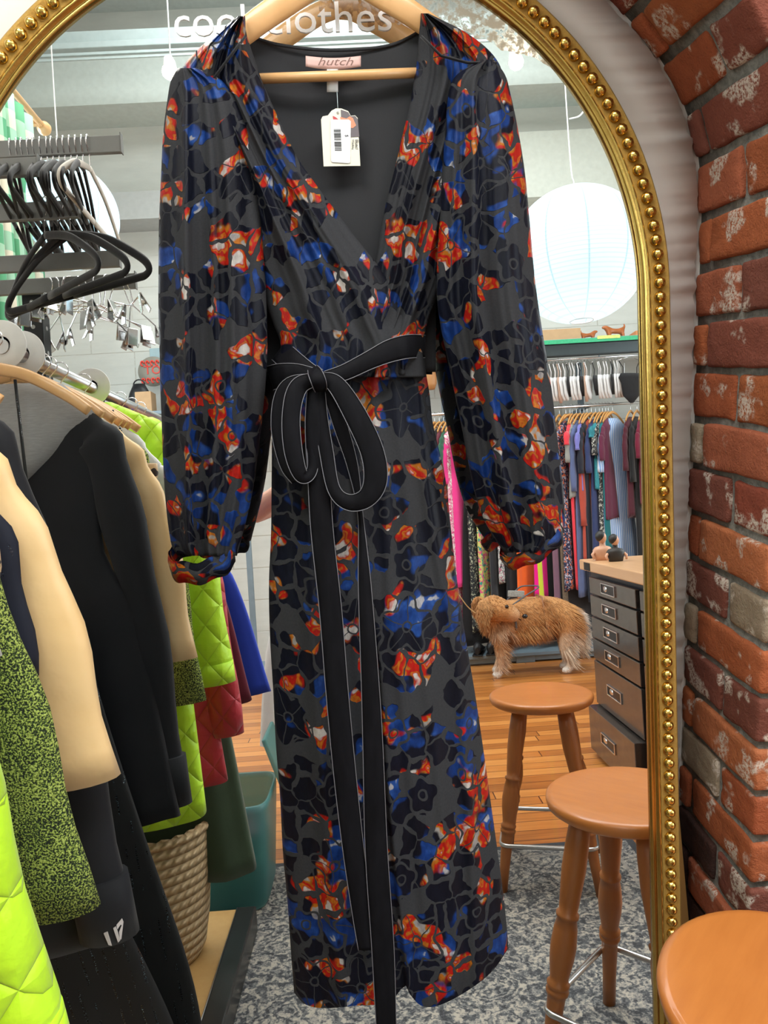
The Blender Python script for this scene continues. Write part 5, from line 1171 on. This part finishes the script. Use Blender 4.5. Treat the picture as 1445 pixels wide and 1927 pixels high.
MB().sphere(V[9] - base_ + Vector((.04, .008, .012)), .022, 2, (1, 1, .85)).build('nose', E1, dog)
MB().sphere(V[7].lerp(V[8], .5) - base_ + Vector((.0, .062, .045)), .015, 2).build('eye', DK, dog); MB().sphere(V[7].lerp(V[8], .35) - base_ + Vector((.012, -.05, .033)), .012, 2).build('eye', DK, dog)
for s_, off in ((1, 1), (-1, -1)):
    e0 = V[6] - base_ + Vector((-.02, off * .09, .06)); mb = MB(); c = catmull([e0, e0 + Vector((-.02, off * .04, -.04)), e0 + Vector((-.03, off * .05, -.12)), e0 + Vector((-.01, off * .04, -.2))], 5)
    mb.tube(c, [.03, .038, .046, .052, .056, .058, .058, .056, .052, .048, .043, .037, .03, .022, .013, .004], 12, True, False, .3, Vector((0, 1, 0)))
    er = mb.build('ear', FUR, dog); paint(er)
    mb = MB(); fl = mb.bm.verts.layers.float_color.new('fur'); strands(er.data, 900, .035); eo = mb.build('ear_fur', FUR, er, norm=False); eo['kind'] = 'stuff'
MB().tube([V[8] - base_ + Vector((-.02, .03, -.022)), V[8] - base_ + Vector((.015, .022, -.018)), V[9] - base_ + Vector((.012, .008, -.016))], .0035, 6).build('mouth_line', E1, dog)
HAR = plain('grey_webbing', (.1, .1, .11), .7)
hv = [dp(958, 1136, .0), dp(958, 1136, 0) + Vector((0, .14, -.05)), dp(962, 1165, .17), dp(966, 1195, .12)]
MB().tube(catmull([p - base_ for p in hv], 6), .009, 8, True, False, .4).build('harness_strap', HAR, dog)
MB().tube(catmull([p - base_ for p in (dp(960, 1136, .09), dp(985, 1120, .06), dp(1012, 1104, .03), dp(995, 1103, -.03), dp(978, 1108, -.05), dp(955, 1134, -.07))], 6), .006, 8).build('harness_handle', HAR, dog)
MB().box(dp(970, 1117, 0.02) - base_, (.13, .02, .05), Matrix.Rotation(.1, 3, 'Y'), .004).build('harness_patch', plain('grey_patch', (.3, .3, .28), .7, var=.5, scale=80), dog, 'grey printed harness patch')
ls = MB().tube(catmull([dp(893, 1152, .08), dp(880, 1142, .08), dp(868, 1128, .12), dp(840, 1090, .2), dp(800, 1040, .3), dp(760, 1000, .4)], 8), .004, 8).build('leash', plain('cream_rope', (.6, .42, .2), .7, var=.4, scale=200)); tag(ls, 'thin striped rope leash running left from the dog collar', 'leash')

# ------------------------------------------------------------------ the person taking the picture
SKN = NT('skin'); SKN = SKN.set(color=(.68, .36, .27), rough=.5, sss=.1)
per = empty('person', (-.02, -1.8, 0), 'person in a white sleeveless top and white skirt holding up a phone', 'person')
def pv(x, y, z): return Vector((x + .02, y + 1.8, z))
pvs = [pv(-.14, -1.85, .95), pv(-.14, -1.85, 1.1), pv(-.13, -1.84, 1.28), pv(-.11, -1.83, 1.42), pv(-.08, -1.8, 1.5), pv(-.03, -1.78, 1.58),
       pv(-.28, -1.82, 1.43), pv(-.378, -1.6, 1.375), pv(-.24, -1.5, 1.45), pv(-.085, -1.41, 1.555),
       pv(.08, -1.82, 1.42), pv(.22, -1.66, 1.3), pv(.17, -1.5, 1.42), pv(.075, -1.41, 1.555),
       pv(-.24, -1.85, .86), pv(-.24, -1.84, .48), pv(-.24, -1.86, .09), pv(-.24, -1.74, .035), pv(-.04, -1.85, .86), pv(-.04, -1.84, .48), pv(-.04, -1.86, .09), pv(-.04, -1.74, .035)]
pe = [(0, 1), (1, 2), (2, 3), (3, 4), (4, 5), (3, 6), (6, 7), (7, 8), (8, 9), (3, 10), (10, 11), (11, 12), (12, 13), (0, 14), (14, 15), (15, 16), (16, 17), (0, 18), (18, 19), (19, 20), (20, 21)]
pr = [(.15, .11), (.13, .1), (.14, .105), (.13, .09), .05, .05, .058, .047, .04, .026, .058, .047, .04, .026, .085, .055, .04, .034, .085, .055, .04, .034]
pb_ = skin_mesh('body', pvs, pe, pr, SKN, per, 2, 0)
hc = pv(-.02, -1.765, 1.665)
def headfn():
    mb = MB(); r = bmesh.ops.create_icosphere(mb.bm, subdivisions=4, radius=1.0)
    for v in r['verts']:
        x, y, z = v.co; w_ = .075 * (1 - .22 * max(0, -z)); v.co = Vector((x * w_, y * .092 + (.008 * max(0, -z) if y > 0 else 0), z * .112))
        X, Y, Z = v.co
        if Y > .03: v.co.y += .022 * math.exp(-((X / .011) ** 2 + ((Z + .012) / .02) ** 2)) + .006 * math.exp(-((X / .022) ** 2 + ((Z + .05) / .008) ** 2)) - .01 * (math.exp(-(((X - .03) / .014) ** 2 + ((Z - .012) / .01) ** 2)) + math.exp(-(((X + .03) / .014) ** 2 + ((Z - .012) / .01) ** 2)))
        v.co += hc
    for s_ in (-1, 1): mb.sphere(hc + Vector((s_ * .076, -.005, -.005)), .026, 2, (.35, .7, 1.15))
    for f in mb.bm.faces: f.smooth = True
    return mb.build('head', SKN, per)
hd = headfn()
for s_ in (-1, 1): MB().sphere(hc + Vector((s_ * .03, .079, .012)), .011, 2).build('eye', WHITE, hd); 
MB().sphere(hc + Vector((0, .086, -.05)), .018, 2, (1.1, .25, .3)).build('mouth', plain('lips', (.5, .14, .13), .5), hd)
mb = MB(); r = bmesh.ops.create_icosphere(mb.bm, subdivisions=4, radius=1.0)
for v in r['verts']:
    x, y, z = v.co; k = 1.0 + .04 * noise.noise(v.co * 6); v.co = hc + Vector((x * .088 * k, y * .1 * k - .022, z * .128 * k + (.01 if z > 0 else -.06 * max(0, -y))))
for f in mb.bm.faces: f.smooth = True
mb.build('hair', plain('brown_hair', (.06, .03, .015), .6, var=.4, scale=60), per)
TOPW = cloth('white_linen', (.78, .77, .74), .9)
def shell(rows, name, m, folds=6, amp=.01):
    L = []
    for i, (z, a, b, dx) in enumerate(rows): L.append([pv(-.02 + dx, -1.825, z) + Vector(((a + amp * i / len(rows) * math.sin(folds * q)) * math.cos(q), (b + amp * i / len(rows) * math.sin(folds * q)) * math.sin(q), 0)) for q in [2 * PI * k / 64 for k in range(64)]])
    return MB().loft(L, False).build(name, m, per)
shell([(1.49, .09, .075, -.06), (1.465, .15, .1, -.08), (1.4, .18, .125, -.09), (1.25, .18, .135, -.11), (1.1, .18, .135, -.12), (.92, .2, .145, -.12)], 'top', TOPW)
shell([(1.0, .175, .135, -.12), (.95, .2, .15, -.12), (.8, .24, .165, -.12), (.6, .265, .18, -.12), (.42, .28, .19, -.12)], 'skirt', TOPW, 9, .02)
# hands: palm, four fingers and a thumb each, closed round the phone
def hand(s_, wr):
    pm = Vector((s_ * .052 + .02, .452, 1.612)); V = [wr, pm]; E_ = [(0, 1)]; R_ = [(.024, .02), (.034, .016)]
    for k in range(4):
        b = pm + Vector((s_ * .006, -.006 + .002 * k, .03 - .02 * k)); L_ = [.024, .027, .025, .02][k]
        j1 = b + Vector((-s_ * .012, .014, .004)); j2 = j1 + Vector((-s_ * L_ * .9, .002, .002)); j3 = j2 + Vector((-s_ * L_ * .55, -.006, 0)); i = len(V)
        V += [b, j1, j2, j3]; E_ += [(1, i), (i, i + 1), (i + 1, i + 2), (i + 2, i + 3)]; R_ += [.0098, .009, .0083, .0074]
    t0 = pm + Vector((-s_ * .006, -.012, -.022)); i = len(V); V += [t0, t0 + Vector((-s_ * .02, -.012, .008)), t0 + Vector((-s_ * .034, -.01, .024))]; E_ += [(1, i), (i, i + 1), (i + 1, i + 2)]; R_ += [.0125, .0105, .0088]
    return skin_mesh('hand', V, E_, R_, SKN, pb_ if False else per, 2, 0)
hand(-1, pvs[9]); hand(1, pvs[13])
ph = empty('phone', CAM + Vector((0, -.012, -.02)), 'dark smartphone held in both hands of the photographer', 'phone')
ph.rotation_euler = (math.radians(-12), 0, 0)
MB().box((.0, 0, -.035), (.072, .008, .15), None, .003).build('phone_body', BLACKM, ph)
MB().box((.0, -.0045, -.035), (.066, .0012, .142)).build('screen', plain('dark_screen_glass', (.02, .02, .025), .08), ph)

# ------------------------------------------------------------------ shelf of oddments on the far left, round red sign
py_ = -5.3; zs = M(275, 778, py_).z
DS = empty('display_shelf', (-1.9, -5.4, 0), 'small wall shelf of accessories at the back left of the mirror view', 'shelf')
MB().box((.3, 0, zs - .015), (2.4, .45, .03), None, .003).build('shelf_board', STG, DS)
for x in (-.7, 1.3): MB().box((x, -.12, zs - .13), (.03, .2, .2), None, .003).build('shelf_bracket', STG, DS)
c = M(288, 699, -5.6); sg = empty('round_sign', c, 'round red and grey lettered sign on the back wall beside the left sleeve', 'sign')
MB().lathe([(0, -.01), (.135, -.01), (.138, 0), (.135, .01), (0, .01)], (0, 0, 0), 48, Matrix.Rotation(PI / 2, 3, 'X')).build('sign_disc', plain('sign_grey', (.25, .24, .2), .7), sg)
REDP = plain('sign_red', (.72, .05, .03), .5)
for tt, zz, sz in (('TO', -.025, .11),): text(tt, sz, frame_m((0, .012, zz), Vector((-1, 0, 0)), Vector((0, 0, 1)), Vector((0, 1, 0))), 'sign_lettering', REDP, sg, .002, flip=True)
mb = MB()
for zz in (.075, -.085):
    for k in range(5): mb.tube([(.09 - k * .045 + .014 * math.cos(a), .013, zz + .022 * math.sin(a)) for a in [2 * PI * j / 10 for j in range(9)]], .0075, 6)
o = mb.build('sign_marks', REDP, sg, 'red curly marks'); o['kind'] = 'stuff'
c = M(290, 668, -5.6); tag(MB().box((c.x, -5.68, c.z), (.1, .1, .14), None, .006).build('wall_box', plain('pale_blue_plastic', (.3, .42, .45), .4)), 'pale blue box fixed on the wall above the round red sign', 'box')
c = M(275, 765, py_); tag(MB().box((c.x, py_, zs + .09), (.14, .16, .18), None, .004).build('cardboard_box', plain('kraft_card', (.5, .33, .18), .8)), 'brown cardboard box on the left back shelf under the round sign', 'box')
t = empty('black_bag', (M(262, 760, py_).x - .02, py_ - .1, zs), 'black bag leaning behind the cardboard box at the back left', 'bag')
MB().loft([[Vector((math.cos(a) * w2, math.sin(a) * d2, z)) for a in [2 * PI * k / 20 for k in range(20)]] for z, w2, d2 in [(0, .12, .05), (.1, .12, .055), (.2, .09, .05), (.28, .05, .03)]]).build('bag_body', BLACKM, t)
MB().tube([(.05 * math.cos(a), 0, .27 + .05 * math.sin(a)) for a in [PI * k / 8 for k in range(9)]], .006, 6).build('bag_handle', BLACKM, t)
t = empty('mannequin_head', (M(504, 775, py_).x, py_, M(504, 775, py_).z), 'dark bobbed display head seen between left sleeve and skirt', 'mannequin')
MB().sphere((0, 0, .16), .1, 3, (.9, .95, 1.1)).build('wig', plain('wig_dark', (.05, .045, .045), .6, var=.4, scale=60), t); MB().lathe([(0, 0), (.07, 0), (.05, .03), (.04, .08), (0, .09)], (0, 0, 0), 20).build('neck_stand', BLACKM, t)
